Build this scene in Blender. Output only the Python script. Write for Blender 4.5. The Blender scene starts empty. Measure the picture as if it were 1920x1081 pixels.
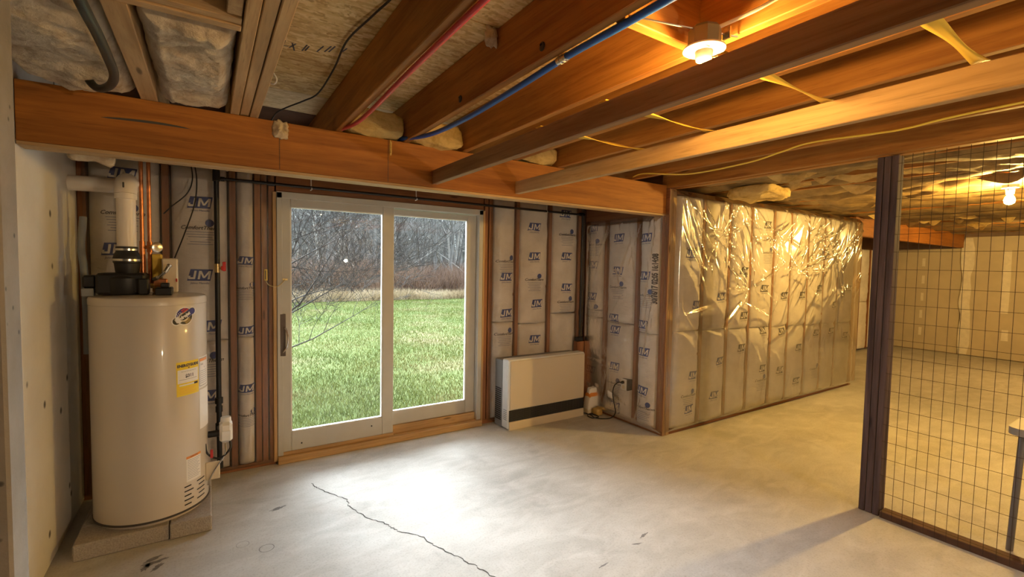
import bpy, bmesh, math, random
import numpy as np
from mathutils import Vector, Matrix, noise
random.seed(7); RNG = np.random.default_rng(7)
S = bpy.context.scene; COL = S.collection
PI = math.pi

# ------------------------------------------------------------------ camera
cd = bpy.data.cameras.new('camera'); cam = bpy.data.objects.new('camera', cd); COL.objects.link(cam)
S.camera = cam
yaw, pit, rol = (math.radians(a) for a in (32.9836, -2.8025, 1.0543))
F = Vector((math.sin(yaw)*math.cos(pit), math.cos(yaw)*math.cos(pit), math.sin(pit)))
R0 = Vector((math.cos(yaw), -math.sin(yaw), 0)); U0 = R0.cross(F)
R1 = R0*math.cos(rol) + U0*math.sin(rol); U1 = -R0*math.sin(rol) + U0*math.cos(rol)
m = Matrix((R1, U1, -F)).transposed().to_4x4(); m.translation = (0, 0, 1.5601)
cam.matrix_world = m
cd.sensor_fit = 'HORIZONTAL'; cd.sensor_width = 36; cd.lens = 876.92/1920*36
cd.clip_start = .02; cd.clip_end = 500

# ------------------------------------------------------------------ sky, daylight, exposure
w = bpy.data.worlds.new('overcast_sky'); S.world = w; w.use_nodes = True
bg = w.node_tree.nodes['Background']; bg.inputs[0].default_value = (.82, .92, 1, 1); bg.inputs[1].default_value = 4.4
sl = bpy.data.lights.new('daylight', 'SUN'); sl.energy = 45; sl.angle = math.radians(80); sl.color = (.86, .94, 1)
sun = bpy.data.objects.new('daylight', sl); COL.objects.link(sun)
sun.rotation_euler = Vector((-.22, -.86, -.55)).to_track_quat('-Z', 'Y').to_euler()
sun.location = (2, 20, 14)
BULB = 560.0; BULB2 = 3000.0
def add_unseen_lamp(x, y, z, watts, col, rad=.06):      # unseen point lamps: an added fill light and the next ceiling bulb
    l = bpy.data.lights.new('unseen_lamp', 'POINT'); l.energy = watts; l.color = col; l.shadow_soft_size = rad
    o = bpy.data.objects.new('unseen_lamp', l); COL.objects.link(o); o.location = (x, y, z)
add_unseen_lamp(2.5, -2.6, 1.6, 125, (1, .77, .49), .035); add_unseen_lamp(9.57, 1.05, 2.14, 95, (1, .61, .17), .04)  # first: fill light added behind the camera; second: next bulb in the ceiling row
S.view_settings.view_transform = 'Standard'; S.view_settings.look = 'None'
S.view_settings.gamma = 1; S.view_settings.use_curve_mapping = False
S.view_settings.exposure = 0.38

# ------------------------------------------------------------------ node helpers
def newmat(name):
    mt = bpy.data.materials.new(name); mt.use_nodes = True
    nt = mt.node_tree; b = nt.nodes['Principled BSDF']; return mt, nt, b
def nd(nt, typ, **k):
    n = nt.nodes.new(typ)
    for a, v in k.items():
        if a.startswith('i_'): n.inputs[a[2:].replace('_', ' ')].default_value = v
        else: setattr(n, a, v)
    return n
def coords(nt, scale=(1, 1, 1), rot=(0, 0, 0), rnd=False):
    t = nd(nt, 'ShaderNodeTexCoord'); mp = nd(nt, 'ShaderNodeMapping')
    mp.inputs['Scale'].default_value = scale; mp.inputs['Rotation'].default_value = rot
    src = t.outputs['Object']
    if rnd:
        oi = nd(nt, 'ShaderNodeObjectInfo'); mu = nd(nt, 'ShaderNodeMath', operation='MULTIPLY'); mu.inputs[1].default_value = 37.0
        nt.links.new(oi.outputs['Random'], mu.inputs[0])
        ad = nd(nt, 'ShaderNodeVectorMath', operation='ADD'); nt.links.new(src, ad.inputs[0]); nt.links.new(mu.outputs[0], ad.inputs[1]); src = ad.outputs[0]
    nt.links.new(src, mp.inputs['Vector']); return mp.outputs[0]
def ramp(nt, fac, stops):
    r = nd(nt, 'ShaderNodeValToRGB'); e = r.color_ramp.elements
    while len(e) < len(stops): e.new(.5)
    for el, (p, c) in zip(e, stops): el.position = p; el.color = tuple(c) + (1,)
    nt.links.new(fac, r.inputs[0]); return r.outputs[0]
def noi(nt, vec, scale, detail=4, rough=.55, dist=0):
    n = nd(nt, 'ShaderNodeTexNoise'); n.inputs['Scale'].default_value = scale; n.inputs['Detail'].default_value = detail
    n.inputs['Roughness'].default_value = rough; n.inputs['Distortion'].default_value = dist
    if vec: nt.links.new(vec, n.inputs['Vector'])
    return n.outputs[0]
def mixc(nt, a, b, fac, mode='MIX'):
    x = nd(nt, 'ShaderNodeMix', data_type='RGBA', blend_type=mode)
    for i, v in ((6, a), (7, b), (0, fac)):
        if hasattr(v, 'links'): nt.links.new(v, x.inputs[i])
        else: x.inputs[i].default_value = v if i == 0 else tuple(v) + (1,)
    return x.outputs[2]
def bump(nt, b, h, strength, dist=.01):
    n = nd(nt, 'ShaderNodeBump'); n.inputs['Strength'].default_value = strength; n.inputs['Distance'].default_value = dist
    nt.links.new(h, n.inputs['Height']); nt.links.new(n.outputs[0], b.inputs['Normal'])
def plain(name, c, rough=.5, metal=0, bmp=0, bs=60, var=.0, spec=.5, coat=0):
    mt, nt, b = newmat(name)
    b.inputs['Base Color'].default_value = tuple(c) + (1,); b.inputs['Roughness'].default_value = rough
    b.inputs['Metallic'].default_value = metal; b.inputs['Specular IOR Level'].default_value = spec
    b.inputs['Coat Weight'].default_value = coat
    v = coords(nt)
    n = noi(nt, v, bs)
    lo = [x*(1-var) for x in c]; hi = [min(1, x*(1+var)) for x in c]
    if var: nt.links.new(ramp(nt, n, [(.3, lo), (.7, hi)]), b.inputs['Base Color'])
    if bmp: bump(nt, b, n, bmp)
    return mt
def wood(name, dark, light, axis, rough=.6, knots=True, spec=.35):
    mt, nt, b = newmat(name); sc = [14, 14, 14]; sc['xyz'.index(axis)] = .8
    v = coords(nt, sc, rnd=True); g = noi(nt, v, 1.6, 6, .62, .6)
    v2 = coords(nt, [s*4 for s in sc], rnd=True); g2 = noi(nt, v2, 2.5, 2)
    v4 = coords(nt, [1, 1, 1], rnd=True); g4 = noi(nt, v4, 1.7, 2)
    c = ramp(nt, g, [(.28, dark), (.72, light)])
    c = mixc(nt, c, [x*.62 for x in dark], ramp(nt, g2, [(.58, (0, 0, 0)), (.78, (.55, .55, .55))]))
    c = mixc(nt, c, (.6, .55, .5), ramp(nt, g4, [(.35, (.0,)*3), (.75, (.55,)*3)]), 'MULTIPLY')
    if knots:
        ks = [7.5, 7.5, 7.5]; ks['xyz'.index(axis)] = 1.6
        vo = nd(nt, 'ShaderNodeTexVoronoi'); vo.inputs['Scale'].default_value = 1
        nt.links.new(coords(nt, ks, rnd=True), vo.inputs['Vector'])
        c = mixc(nt, c, [x*.25 for x in dark], ramp(nt, vo.outputs['Distance'], [(.0, (.9,)*3), (.05, (.7,)*3), (.085, (0, 0, 0))]))
    nt.links.new(c, b.inputs['Base Color']); b.inputs['Roughness'].default_value = rough
    b.inputs['Specular IOR Level'].default_value = spec
    bump(nt, b, g, .25, .004); return mt
def emit(name, c, s):
    mt, nt, b = newmat(name); nt.nodes.remove(b)
    e = nd(nt, 'ShaderNodeEmission'); e.inputs[0].default_value = tuple(c) + (1,); e.inputs[1].default_value = s
    nt.links.new(e.outputs[0], nt.nodes['Material Output'].inputs[0]); return mt
def clear(name, tint, rough, ior, haze=(0, (.8, .8, .8)), bmp=0, gain=1.0, bsc=30):
    mt, nt, b = newmat(name); nt.nodes.remove(b); out = nt.nodes['Material Output']
    tr = nd(nt, 'ShaderNodeBsdfTransparent'); tr.inputs[0].default_value = tuple(tint) + (1,)
    gl = nd(nt, 'ShaderNodeBsdfGlossy'); gl.inputs['Roughness'].default_value = rough; gl.inputs['Color'].default_value = (1, 1, 1, 1)
    fr = nd(nt, 'ShaderNodeFresnel'); fr.inputs[0].default_value = ior
    mu = nd(nt, 'ShaderNodeMath', operation='MULTIPLY', use_clamp=True); mu.inputs[1].default_value = gain; nt.links.new(fr.outputs[0], mu.inputs[0])
    mx = nd(nt, 'ShaderNodeMixShader'); nt.links.new(mu.outputs[0], mx.inputs[0])
    src = tr.outputs[0]
    if haze[0]:
        df = nd(nt, 'ShaderNodeBsdfDiffuse'); df.inputs[0].default_value = tuple(haze[1]) + (1,)
        m2 = nd(nt, 'ShaderNodeMixShader'); m2.inputs[0].default_value = haze[0]
        nt.links.new(src, m2.inputs[1]); nt.links.new(df.outputs[0], m2.inputs[2]); src = m2.outputs[0]
    nt.links.new(src, mx.inputs[1]); nt.links.new(gl.outputs[0], mx.inputs[2])
    if bmp:
        bn = nd(nt, 'ShaderNodeBump'); bn.inputs['Strength'].default_value = bmp; bn.inputs['Distance'].default_value = .01
        nt.links.new(noi(nt, coords(nt, (1, 1, .6)), bsc, 3), bn.inputs['Height'])
        nt.links.new(bn.outputs[0], gl.inputs['Normal']); nt.links.new(bn.outputs[0], fr.inputs['Normal'])
    nt.links.new(mx.outputs[0], out.inputs[0]); return mt

# ------------------------------------------------------------------ materials
JD, JL = (.25, .088, .014), (.54, .25, .055)
W = {a: wood('joist_wood_'+a, JD, JL, a) for a in 'xyz'}
WP = {a: wood('pale_lumber_'+a, (.40, .24, .10), (.66, .44, .22), a) for a in 'xyz'}
WS = {a: wood('stud_wood_'+a, (.20, .075, .028), (.40, .18, .08), a) for a in 'xyz'}
WG = wood('weathered_post_wood', (.055, .035, .04), (.17, .12, .125), 'z', .85)
WB = {a: wood('beam_wood_'+a, (.26, .085, .011), (.50, .19, .030), a) for a in 'x'}
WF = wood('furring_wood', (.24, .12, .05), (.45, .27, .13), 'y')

def mk_osb(name, a, b_, c_):
    mt, nt, b = newmat(name); cols = []
    base = None
    for k, rot in enumerate((.3, 1.35, 2.4)):
        vo = nd(nt, 'ShaderNodeTexVoronoi'); vo.inputs['Scale'].default_value = 1; vo.inputs['Randomness'].default_value = 1
        nt.links.new(coords(nt, (11, 55, 5), (0, 0, rot)), vo.inputs['Vector'])
        cc = ramp(nt, vo.outputs['Color'], [(.1, a), (.5, b_), (.9, c_)])
        base = cc if base is None else mixc(nt, base, cc, ramp(nt, noi(nt, coords(nt, (1, 1, 1), (0, 0, rot)), 26, 2), [(.45, (0,)*3), (.55, (1,)*3)]))
    base = mixc(nt, base, (.5, .42, .32), ramp(nt, noi(nt, coords(nt), 3, 3), [(.4, (0,)*3), (.7, (.6,)*3)]), 'MULTIPLY')
    nt.links.new(base, b.inputs['Base Color']); b.inputs['Roughness'].default_value = .7
    bump(nt, b, noi(nt, coords(nt, (1, 3, 1)), 40, 3), .3); return mt
OSB = mk_osb('strand_board', (.48, .28, .08), (.72, .49, .19), (.88, .68, .34))
OSB2 = mk_osb('pale_strand_board', (.55, .40, .2), (.66, .50, .28), (.76, .62, .38))

def mk_floor():
    mt, nt, b = newmat('concrete_floor'); v = coords(nt)
    c = ramp(nt, noi(nt, v, 1.3, 6, .65), [(.3, (.40, .385, .36)), (.7, (.56, .545, .52))])
    c = mixc(nt, c, (.66, .64, .62), ramp(nt, noi(nt, coords(nt, (1, 2.2, 1)), 3.1, 5, .6, .8), [(.42, (0,)*3), (.72, (.6,)*3)]))
    c = mixc(nt, c, (.30, .28, .27), ramp(nt, noi(nt, coords(nt, (1.5, 1, 1)), 2.1, 8, .72, .3), [(.56, (0,)*3), (.78, (.6,)*3)]))
    c = mixc(nt, c, (.55, .5, .45), ramp(nt, noi(nt, v, 90, 3), [(.5, (0,)*3), (.8, (.5,)*3)]), 'MULTIPLY')
    nt.links.new(c, b.inputs['Base Color'])
    nt.links.new(ramp(nt, noi(nt, v, 2.3, 5), [(.3, (.55,)*3), (.75, (.8,)*3)]), b.inputs['Roughness']); b.inputs['Specular IOR Level'].default_value = .35
    bump(nt, b, noi(nt, v, 45, 6, .7), .12, .004); return mt
FLOOR = mk_floor()
def mk_conc(name, a, b_, sc=5, pit=16):
    mt, nt, b = newmat(name); v = coords(nt)
    c = ramp(nt, noi(nt, v, sc, 7, .65), [(.3, a), (.7, b_)])
    vo = nd(nt, 'ShaderNodeTexVoronoi'); vo.inputs['Scale'].default_value = pit; nt.links.new(v, vo.inputs['Vector'])
    c = mixc(nt, c, (.05, .045, .04), ramp(nt, vo.outputs['Distance'], [(.0, (1,)*3), (.07, (.8,)*3), (.12, (0,)*3)]))
    nt.links.new(c, b.inputs['Base Color']); b.inputs['Roughness'].default_value = .8
    bump(nt, b, noi(nt, v, 60, 6, .7), .25, .006); return mt
CONC = mk_conc('pier_concrete', (.22, .19, .15), (.32, .28, .235))
WHITEW = mk_conc('painted_concrete', (.66, .62, .55), (.76, .73, .67), 2, 5)
BLOCK = plain('cap_block_concrete', (.40, .36, .32), .9, bmp=.5, bs=120, var=.2)
def mk_fluff(name, a, b_, sc=9):
    mt, nt, b = newmat(name); v = coords(nt, (1, 1, 1.4), rnd=True)
    n = noi(nt, v, sc, 8, .68, .4)
    nt.links.new(ramp(nt, n, [(.3, a), (.52, b_), (.75, [min(1, x*1.12) for x in b_])]), b.inputs['Base Color'])
    b.inputs['Roughness'].default_value = 1; b.inputs['Specular IOR Level'].default_value = .05
    bump(nt, b, noi(nt, v, 38, 8, .75), .9, .02); return mt
FLUFF = mk_fluff('fibreglass_pink', (.56, .38, .22), (.80, .66, .47))
FLUFFY = mk_fluff('fibreglass_yellow', (.55, .34, .10), (.82, .60, .24))
def mk_facing(name, a, b_):
    mt, nt, b = newmat(name); v = coords(nt, rnd=True)
    c = ramp(nt, noi(nt, v, 5, 6, .6), [(.3, a), (.7, b_)])
    nt.links.new(c, b.inputs['Base Color']); b.inputs['Roughness'].default_value = .55
    bump(nt, b, noi(nt, coords(nt, (1, 1, 2.2), rnd=True), 12, 6, .65, .5), .45, .015); return mt
BATT = mk_facing('batt_facing_film', (.62, .575, .545), (.82, .775, .74))
BATTC = mk_facing('ceiling_batt_facing', (.11, .065, .025), (.36, .24, .10))
INK = plain('blue_ink', (.035, .065, .26), .5, var=.3, bs=40)
INKG = plain('grey_blue_ink', (.22, .24, .33), .6)
INKD = plain('dark_ink', (.05, .045, .06), .6)
FILMW = plain('unprinted_film', (.80, .77, .74), .5)
SHEET = clear('clear_poly_sheet', (.95, .94, .92), .24, 1.35, (.06, (.75, .70, .66)), .10, .8)
SHEETG = clear('shiny_poly_sheet', (.96, .95, .92), .15, 1.5, (.07, (.78, .70, .58)), .12, 2.2, 7)
GLASS = clear('door_glass', (.97, .98, .97), .0, 1.45)
DOORP = plain('grey_door_paint', (.50, .48, .43), .45, var=.05, bs=8)
TANK = plain('tank_enamel', (.62, .55, .46), .35, coat=.7)
TANKD = plain('tank_dark_gap', (.06, .05, .045), .7)
BLACK = plain('black_plastic', (.012, .011, .012), .45)
BLKIRON = plain('black_iron', (.015, .014, .016), .4, .3)
PVC = plain('white_pvc', (.78, .70, .60), .35)
COPPER = plain('copper', (.62, .25, .11), .35, .9, var=.25, bs=30)
BRASS = plain('brass', (.62, .47, .22), .35, .9)
STEEL = plain('bright_steel', (.7, .68, .64), .25, 1)
ZINC = plain('zinc_box', (.20, .18, .12), .5, .6)
CREAM = plain('cream_plastic', (.72, .62, .46), .5)
WHITE = plain('white_plastic', (.80, .79, .77), .4)
PORC = plain('white_porcelain', (.86, .83, .78), .25)
RED = plain('red_plastic', (.55, .03, .025), .4)
YEL = plain('yellow_label', (.85, .62, .02), .5)
PAPER = plain('white_paper', (.82, .79, .76), .6)
ORNG = plain('orange_print', (.80, .30, .06), .5)
NAVY = plain('navy_print', (.03, .03, .22), .5)
PEXB = plain('blue_pex', (.012, .09, .42), .35)
PEXR = plain('red_pex', (.55, .045, .06), .35)
CABY = plain('yellow_cable', (.80, .62, .10), .45)
CABW = plain('white_cable', (.75, .72, .66), .5)
HOSE = plain('dark_hose', (.03, .035, .035), .4)
STRAP = plain('yellow_strap', (.78, .52, .06), .5)
HEATB = plain('heater_beige', (.60, .52, .40), .45)
HEATW = plain('heater_white', (.78, .78, .76), .4)
HEATG = plain('heater_grey', (.26, .27, .27), .5)
DRY = plain('drywall_paper', (.58, .50, .36), .9, var=.08, bs=3)
MUD = plain('joint_compound', (.80, .74, .62), .9, var=.08, bs=14)
CRACK = plain('crack_dark', (.07, .065, .06), 1)
STAIN = plain('floor_stain', (.20, .19, .185), .8, var=.3, bs=40)
GRIL = plain('dark_grille', (.05, .048, .05), .5)
PLATE = plain('handle_bronze', (.10, .075, .06), .45, .4)
WIRE = plain('rusty_wire', (.06, .035, .02), .6, .5)
DARKB = plain('dark_board', (.09, .04, .02), .8, var=.3, bs=9)
SHEATH = plain('sheathing', (.25, .17, .12), .9, var=.2, bs=6)

# ------------------------------------------------------------------ mesh helpers
WL = {}
class M:
    def __init__(s): s.v = []; s.f = []; s.m = []
    def add(s, v, f, m=0, mat=None):
        o = len(s.v)
        if mat is not None: v = [tuple(mat @ Vector(p)) for p in v]
        s.v += [tuple(map(float, p)) for p in v]; s.f += [tuple(i+o for i in q) for q in f]; s.m += [m]*len(f)
        return s
    def box(s, x0, x1, y0, y1, z0, z1, m=0, c=0, mat=None):
        if x1 < x0: x0, x1 = x1, x0
        if y1 < y0: y0, y1 = y1, y0
        if z1 < z0: z0, z1 = z1, z0
        if c <= 0:
            v = [(x, y, z) for x in (x0, x1) for y in (y0, y1) for z in (z0, z1)]
            return s.add(v, [(0, 1, 3, 2), (4, 6, 7, 5), (0, 4, 5, 1), (2, 3, 7, 6), (0, 2, 6, 4), (1, 5, 7, 3)], m, mat)
        c = min(c, .45*(x1-x0), .45*(y1-y0), .45*(z1-z0)); v = []; idx = {}
        for i in (0, 1):
            for j in (0, 1):
                for k in (0, 1):
                    X, Y, Z = (x0, x1)[i], (y0, y1)[j], (z0, z1)[k]
                    xi, yi, zi = X+c*(1-2*i), Y+c*(1-2*j), Z+c*(1-2*k)
                    for a, p in enumerate(((X, yi, zi), (xi, Y, zi), (xi, yi, Z))): idx[i, j, k, a] = len(v); v.append(p)
        f = []
        for i in (0, 1):
            f.append([idx[i, j, k, 0] for j, k in ((0, 0), (1, 0), (1, 1), (0, 1))])
            f.append([idx[j, i, k, 1] for j, k in ((0, 0), (1, 0), (1, 1), (0, 1))])
            f.append([idx[j, k, i, 2] for j, k in ((0, 0), (1, 0), (1, 1), (0, 1))])
        for i in (0, 1):
            for j in (0, 1):
                f.append((idx[0, i, j, 1], idx[1, i, j, 1], idx[1, i, j, 2], idx[0, i, j, 2]))
                f.append((idx[i, 0, j, 0], idx[i, 1, j, 0], idx[i, 1, j, 2], idx[i, 0, j, 2]))
                f.append((idx[i, j, 0, 0], idx[i, j, 1, 0], idx[i, j, 1, 1], idx[i, j, 0, 1]))
                for k in (0, 1): f.append((idx[i, j, k, 0], idx[i, j, k, 1], idx[i, j, k, 2]))
        return s.add(v, f, m, mat)
    def tube(s, pts, r, n=10, m=0, caps=True):
        P = [Vector(p) for p in pts]; N = len(P); rr = r if hasattr(r, '__len__') else [r]*N
        v = []; f = []; t0 = (P[1]-P[0]).normalized()
        a = t0.orthogonal().normalized()
        for i in range(N):
            t = ((P[min(i+1, N-1)]-P[max(i-1, 0)])).normalized()
            a = (a - t*a.dot(t)); a = a.normalized() if a.length > 1e-6 else t.orthogonal().normalized()
            b = t.cross(a)
            for k in range(n):
                q = 2*PI*k/n; v.append(tuple(P[i] + (a*math.cos(q)+b*math.sin(q))*rr[i]))
        for i in range(N-1):
            for k in range(n):
                f.append((i*n+k, i*n+(k+1) % n, (i+1)*n+(k+1) % n, (i+1)*n+k))
        if caps: f.append(tuple(range(n-1, -1, -1))); f.append(tuple((N-1)*n+k for k in range(n)))
        return s.add(v, f, m)
    def lathe(s, prof, c=(0, 0, 0), n=32, m=0, mat=None):
        v = []; f = []
        for r, z in prof:
            for k in range(n): q = 2*PI*k/n; v.append((c[0]+r*math.cos(q), c[1]+r*math.sin(q), c[2]+z))
        for i in range(len(prof)-1):
            for k in range(n): f.append((i*n+k, i*n+(k+1) % n, (i+1)*n+(k+1) % n, (i+1)*n+k))
        f.append(tuple(range(n-1, -1, -1))); f.append(tuple((len(prof)-1)*n+k for k in range(n)))
        return s.add(v, f, m, mat)
    def grid(s, fn, nu, nv, m=0):
        v = [fn(i/(nu-1), j/(nv-1)) for j in range(nv) for i in range(nu)]
        f = [(j*nu+i, j*nu+i+1, (j+1)*nu+i+1, (j+1)*nu+i) for j in range(nv-1) for i in range(nu-1)]
        return s.add(v, f, m)
    def garr(s, X, Y, Z, m=0):
        nv, nu = X.shape
        v = np.stack([X.ravel(), Y.ravel(), Z.ravel()], 1).tolist()
        f = [(j*nu+i, j*nu+i+1, (j+1)*nu+i+1, (j+1)*nu+i) for j in range(nv-1) for i in range(nu-1)]
        return s.add(v, f, m)
    def build(s, name, mats, parent=None, loc=(0, 0, 0), recalc=True, angle=.6):
        if not isinstance(mats, (list, tuple)): mats = [mats]
        base = Vector(WL[parent.name]) if parent else Vector((0, 0, 0))
        org = base if parent else Vector(loc)
        me = bpy.data.meshes.new(name)
        me.from_pydata([(x-org.x, y-org.y, z-org.z) for x, y, z in s.v], [], s.f)
        for mt in mats: me.materials.append(mt)
        me.polygons.foreach_set('material_index', s.m)
        if recalc:
            bm = bmesh.new(); bm.from_mesh(me); bmesh.ops.recalc_face_normals(bm, faces=bm.faces); bm.to_mesh(me); bm.free()
        me.polygons.foreach_set('use_smooth', [True]*len(me.polygons)); me.set_sharp_from_angle(angle=angle)
        o = bpy.data.objects.new(name, me); COL.objects.link(o)
        if parent: o.parent = parent
        else: o.location = org
        WL[o.name] = tuple(org); return o
def tag(o, label=None, cat=None, group=None, kind=None):
    if label: o['label'] = label
    if cat: o['category'] = cat
    if group: o['group'] = group
    if kind: o['kind'] = kind
    return o
def thing(name, label, cat, loc, group=None, kind=None):
    o = bpy.data.objects.new(name, None); COL.objects.link(o); o.location = loc; o.empty_display_size = .1
    WL[o.name] = tuple(loc); return tag(o, label, cat, group, kind)
def dup(o, dloc, parent=None):
    c = o.copy(); COL.objects.link(c); c.location = Vector(o.location)+Vector(dloc)
    if parent: c.parent = parent
    WL[c.name] = tuple(Vector(WL[o.name])+Vector(dloc)); return c
def smooth(pts, n=8):
    P = [Vector(p) for p in pts]; out = []
    Q = [P[0]*2-P[1]] + P + [P[-1]*2-P[-2]]
    for i in range(1, len(Q)-2):
        a, b, c, d = Q[i-1:i+3]
        for k in range(n):
            t = k/n; out.append(.5*((2*b)+(c-a)*t+(2*a-5*b+4*c-d)*t*t+(3*b-a-3*c+d)*t**3))
    out.append(P[-1]); return out
def vnoise(x, y, seed=0):
    x = np.asarray(x, float); y = np.asarray(y, float)
    ix, iy = np.floor(x), np.floor(y); fx, fy = x-ix, y-iy
    h = lambda a, b: np.modf(np.abs(np.sin(a*127.1+b*311.7+seed*74.7)*43758.5453))[0]
    fx = fx*fx*(3-2*fx); fy = fy*fy*(3-2*fy)
    return (h(ix, iy)*(1-fx)+h(ix+1, iy)*fx)*(1-fy)+(h(ix, iy+1)*(1-fx)+h(ix+1, iy+1)*fx)*fy
def fbm(x, y, seed=0, o=4):
    t = 0; a = .5
    for k in range(o): t = t+a*(vnoise(x*2**k, y*2**k, seed+k)-.5); a *= .5
    return t
_tc = {}
def text2d(txt, size=1, off=0, shear=0):
    k = (txt, size, off, shear)
    if k not in _tc:
        cu = bpy.data.curves.new('t', 'FONT'); cu.body = txt; cu.size = size; cu.offset = off; cu.shear = shear
        cu.align_x = 'CENTER'; cu.align_y = 'CENTER'; cu.resolution_u = 2
        o = bpy.data.objects.new('t', cu); COL.objects.link(o)
        me = bpy.data.meshes.new_from_object(o.evaluated_get(bpy.context.evaluated_depsgraph_get()))
        if size >= .03:      # finer triangles so that big letters follow the bulging film
            bm = bmesh.new(); bm.from_mesh(me); bmesh.ops.triangulate(bm, faces=bm.faces)
            for _ in range(3):
                lg = [e for e in bm.edges if e.calc_length() > .014]
                if not lg: break
                bmesh.ops.subdivide_edges(bm, edges=lg, cuts=1); bmesh.ops.triangulate(bm, faces=[f for f in bm.faces if len(f.verts) > 3])
            bm.to_mesh(me); bm.free()
        _tc[k] = ([tuple(v.co[:2]) for v in me.vertices], [tuple(p.vertices) for p in me.polygons])
        bpy.data.objects.remove(o); bpy.data.curves.remove(cu); bpy.data.meshes.remove(me)
    return _tc[k]

# ================================================================== SETTING
fl = tag(M().box(-3.2, 12.5, -3.2, 4.06, -.12, 0).build('floor', FLOOR), 'cracked grey concrete basement floor', 'floor', kind='structure')
cr = [(.593, 3.47), (.61, 3.40), (.625, 3.341), (.69, 3.22), (.748, 3.113), (.742, 3.05), (.738, 3.0), (.77, 2.90), (.803, 2.813), (.86, 2.72), (.886, 2.66), (.895, 2.62), (.908, 2.581), (.97, 2.52), (1.007, 2.458), (1.03, 2.36), (1.058, 2.28), (1.10, 2.18), (1.129, 2.102), (1.15, 2.05), (1.175, 1.96), (1.21, 1.84), (1.23, 1.7)]
mb = M(); pv = []; 
for i in range(len(cr)-1):
    for k in range(5):
        t = k/5; x = cr[i][0]*(1-t)+cr[i+1][0]*t; y = cr[i][1]*(1-t)+cr[i+1][1]*t
        pv.append((x+random.uniform(-.007, .007), y+random.uniform(-.005, .005)))
for i in range(len(pv)-1):
    (x0, y0), (x1, y1) = pv[i], pv[i+1]; w0 = .0017+.0016*abs(math.sin(i*.37)); w1 = .0017+.0016*abs(math.sin((i+1)*.37))
    mb.add([(x0-w0, y0-w0, .0006), (x0+w0, y0+w0, .0006), (x1+w1, y1+w1, .0006), (x1-w1, y1-w1, .0006)], [(0, 1, 2, 3)])
mb.build('floor_crack', CRACK, fl, recalc=False)['label'] = 'jagged hairline crack in the concrete'
def ring_mark(x, y, r, wd=.004):
    mb = M(); n = 28
    v = [(x+(r+s*wd)*math.cos(2*PI*k/n)*1.0, y+(r+s*wd)*math.sin(2*PI*k/n), .0005) for k in range(n) for s in (0, 1)]
    mb.add(v, [(2*k, 2*k+1, (2*k+3) % (2*n), (2*k+2) % (2*n)) for k in range(n)])
    mb.build('ring_stain', STAIN, fl, recalc=False)
ring_mark(.248, 2.788, .034); ring_mark(.14, 2.893, .03, .002)
def smear(x, y, sx, sy, a, seed):
    mb = M(); n = 40; v = [(x, y, .0005)]
    for k in range(n):
        q = 2*PI*k/n; rr = .55+.9*float(vnoise(3*math.cos(q)+9, 3*math.sin(q)+seed))
        px, py = sx*rr*math.cos(q), sy*rr*math.sin(q); v.append((x+px*math.cos(a)-py*math.sin(a), y+px*math.sin(a)+py*math.cos(a), .0005))
    mb.add(v, [(0, k+1, (k+1) % n+1) for k in range(n)]); mb.build('floor_smear', STAIN, fl, recalc=False)
smear(-.262, 2.985, .05, .013, .5, 1); smear(-.255, 2.945, .055, .015, .2, 4); smear(-.285, 2.925, .035, .013, 1.3, 7); smear(-.235, 2.90, .035, .012, .9, 9); smear(.347, 3.211, .045, .016, .3, 11); smear(2.12, 1.80, .035, .008, .2, 13); smear(2.02, 1.76, .03, .006, -.3, 15); smear(1.72, 1.72, .03, .005, .1, 17)

# --- outer walls (sheathing behind the studs)
wb = tag(M().box(-.86, .43, 4.085, 4.2, -.1, 2.7).box(2.21, 12.5, 4.085, 4.2, -.1, 2.7).box(.43, 2.21, 4.085, 4.2, 2.09, 2.7).box(.43, 2.21, 4.085, 4.2, -.12, .0)
         .build('wall_back', SHEATH), 'insulated stud wall around the sliding door', 'wall', kind='structure')
wl = tag(M().box(-.95, -.688, 2.852, 4.2, 0, 2.7, 0, .012).build('wall_left', WHITEW), 'white painted concrete return wall left of the tank', 'wall', kind='structure')
tag(M().box(-3.2, -.69, 2.842, 3.05, 0, 2.7, 0, .01).build('wall_pier', CONC), 'concrete return wall hidden behind the near wall end', 'wall', kind='structure')
tag(M().box(-3.2, -.36, 1.395, 1.50, 0, 2.7, 0, .006).build('wall_stair', CONC), 'bare concrete wall end close by at the left edge', 'wall', kind='structure')
tag(M().box(-3.3, -3.2, -3.2, 3.0, -.1, 2.7).build('wall_outer', CONC), 'concrete wall out of view on the left', 'wall', kind='structure')
tag(M().box(-3.3, 12.5, -3.3, -3.2, -.1, 2.7).build('wall_front', CONC), 'concrete wall behind the viewer', 'wall', kind='structure')

def stud(par, x0, x1, y0, y1, z0, z1, mt=None, name='stud'):
    return M().box(x0, x1, y0, y1, z0, z1, 0, .003).build(name, mt or WS['z'], par)

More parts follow.
